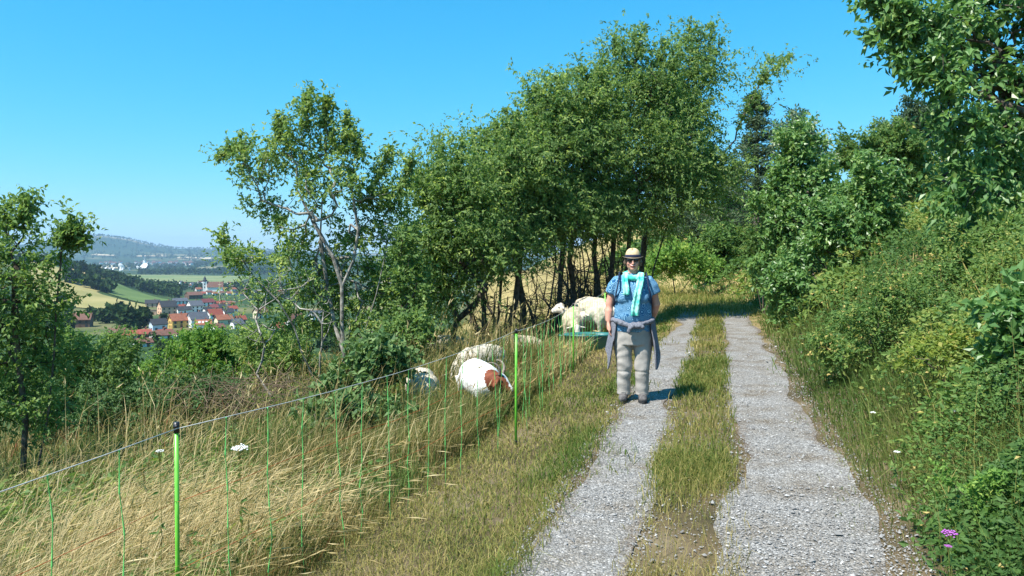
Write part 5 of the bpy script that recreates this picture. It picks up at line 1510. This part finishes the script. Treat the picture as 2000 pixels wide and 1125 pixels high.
    # shoes
    for s, ax, rz in ((-1, -.100, .12), (1, .102, -.05)):
        M = Matrix.Translation((ax, -.03, 0)) @ Matrix.Rotation(rz * -1, 4, 'Z')
        pc = [tube([(0, .10, .05), (0, .07, .052), (0, .0, .055), (0, -.07, .048), (0, -.125, .038), (0, -.15, .032)], [.030, .044, .046, .05, .044, .02], 12, .85), tube([(0, .055, .05), (0, .045, .12)], [.048, .05], 12)]
        sh_ = remesh("shoe", [rotated(q, M) for q in pc], .0075, shoe, root, 2, lambda V: np.where(V[:, 2] < .012, 0, 0))
        V = []; n = 24
        for z in (0.0, .022):
            for q in range(n):
                a = q * 2 * math.pi / n; V.append((math.cos(a) * (.046 + .006 * (math.sin(a) < 0)), math.sin(a) * .132 - .025, z))
        mb = MB(); mb.add(*rotated((np.array(V), [tuple(range(n))[::-1], tuple(range(n, 2 * n))] + [(q, (q + 1) % n, n + (q + 1) % n, n + q) for q in range(n)]), M)); mb.build("sole", sole, sh_)
        for q in range(4):
            mb = MB(); a = np.array([[-.022, -.03 - q * .018, .098 - q * .009], [.022, -.03 - q * .018, .098 - q * .009]]); VF = tube(a, .003, 5); mb.add(*rotated(VF, M)); mb.build("lace", teeth if False else trous, sh_)
    # jacket tied round the waist
    def ell(th, z, k=1.0, ky=1.0): return np.array([.218 * k * math.sin(th), -.172 * ky * math.cos(th) - .004, z])
    path = []; rad = []
    for q in np.linspace(-math.pi, math.pi, 40)[:-1]:
        path.append(ell(q, .875 + .03 * (1 - math.cos(q)) / 2 - .035 * math.exp(-(q / .6) ** 2) + .004 * math.sin(5 * q))); rad.append(.028 + .004 * math.sin(7 * q))
    path.append(path[0]); rad.append(rad[0])
    pcs = [tube(path, rad, 10), ball((.015, -.192, .842), (.055, .036, .036), 14, 9)]
    pcs.append(tube([(.02, -.2, .845), (.06, -.205, .835), (.10, -.20, .825), (.118, -.195, .82)], [.028, .03, .027, .018], 10))
    pcs.append(tube([(-.005, -.2, .84), (-.03, -.205, .81), (-.045, -.2, .775), (-.05, -.195, .755)], [.026, .026, .022, .012], 10))
    remesh("jacket_knot", pcs, .0075, jack, root, 3, lambda V: .0045 * noise3(V, 45, 1) + .003 * noise3(V, 80, 2))
    mb = MB(); n = 60; mrow = 18; V = []
    for layer in (0, .012):
        for j in range(mrow):
            t = j / (mrow - 1)
            for i in range(n):
                th = math.radians(50) + (math.radians(310) - math.radians(50)) * i / (n - 1)
                side_ = abs(math.sin(th))
                edge = min(i, n - 1 - i) / (n - 1)
                drop = (.30 + .25 * math.exp(-((edge - .07) / .06) ** 2) + .02 * math.sin(i * .8)) * (1 - .35 * math.exp(-(edge / .02) ** 2))
                z = .90 - drop * t
                fl = 1.04 + .24 * t ** 1.2 + .05 * math.sin(i * .9 + 1.5 * t) * t + layer / .2
                p = ell(th, z, fl, fl * .92)
                V.append((p[0], p[1] + .01, p[2]))
    f = []
    for l in (0, 1):
        o = l * n * mrow
        for j in range(mrow - 1):
            for i in range(n - 1): f.append((o + j * n + i, o + j * n + i + 1, o + (j + 1) * n + i + 1, o + (j + 1) * n + i))
    o = n * mrow
    for i in range(n - 1):
        f.append(((mrow - 1) * n + i, (mrow - 1) * n + i + 1, o + (mrow - 1) * n + i + 1, o + (mrow - 1) * n + i))
    for j in range(mrow - 1):
        f.append((j * n, (j + 1) * n, o + (j + 1) * n, o + j * n)); f.append((j * n + n - 1, (j + 1) * n + n - 1, o + (j + 1) * n + n - 1, o + j * n + n - 1))
    mb.add(V, f); mb.build("jacket", jack, root, True)
    # scarf
    pcs = []; path = []
    for q in np.linspace(-math.pi, math.pi, 30)[:-1]:
        fr = .5 + .5 * math.cos(q)
        path.append(np.array([.083 * math.sin(q) * (1 + .12 * fr), -.083 * math.cos(q) + .012 - .03 * fr, 1.40 - .058 * fr]))
    path.append(path[0]); pcs.append(tube(path, [.026] * len(path), 10))
    path = [p + np.array([0, -.004, .022]) for p in path]; pcs.append(tube(path, [.018] * len(path), 10))
    def tail(pts, wds, th=.012):
        V = []; m_ = len(pts)
        for (x, y, z), w_ in zip(pts, wds):
            for i in range(9):
                q = i / 8 * 2 - 1; V.append((x + q * w_, y + .014 * math.cos(q * 5) + .012 * q * q, z))
            for i in range(9):
                q = 1 - i / 8 * 2; V.append((x + q * w_, y + .014 * math.cos(q * 5) + .012 * q * q + th, z))
        f_ = []
        for j in range(m_ - 1):
            for i in range(18): f_.append((j * 18 + i, j * 18 + (i + 1) % 18, (j + 1) * 18 + (i + 1) % 18, (j + 1) * 18 + i))
        f_.append(tuple(range(17, -1, -1))); f_.append(tuple((m_ - 1) * 18 + i for i in range(18)))
        return np.array(V), f_
    pcs.append(tail([(-.078, -.07, 1.41), (-.084, -.125, 1.36), (-.082, -.165, 1.29), (-.074, -.195, 1.22), (-.072, -.20, 1.165)], [.034, .036, .037, .038, .040]))
    pcs.append(tail([(.086, -.07, 1.41), (.086, -.125, 1.36), (.072, -.17, 1.29), (.052, -.205, 1.20), (.034, -.21, 1.10), (.022, -.21, 1.02), (.016, -.208, .945)], [.036, .040, .042, .043, .045, .046, .048]))
    remesh("scarf", pcs, .0075, scarfm, root, 2, lambda V: .004 * noise3(V, 55, 3))
    # rucksack straps
    for s in (-1, 1):
        mb = MB(); pth = [(s * .135, .13, 1.27), (s * .142, .08, 1.375), (s * .145, .0, 1.393), (s * .150, -.075, 1.355), (s * .160, -.135, 1.28), (s * .176, -.150, 1.20), (s * .196, -.10, 1.10), (s * .205, .02, 1.03)]
        V, f = tube(np.array(pth) * np.array([1, 1.0, 1]) + np.array([0, -.004, .008]), .019, 8, .42, up=(1, 0, 0)); mb.add(V, f); mb.build("rucksack_strap", navy, root, True)
    pc = [loft([(0, .22, .98, .12, .055), (0, .235, 1.1, .14, .075), (0, .22, 1.25, .13, .07), (0, .18, 1.34, .1, .05)], 18)]
    remesh("rucksack", pc, .012, navy, root, 3)


person()
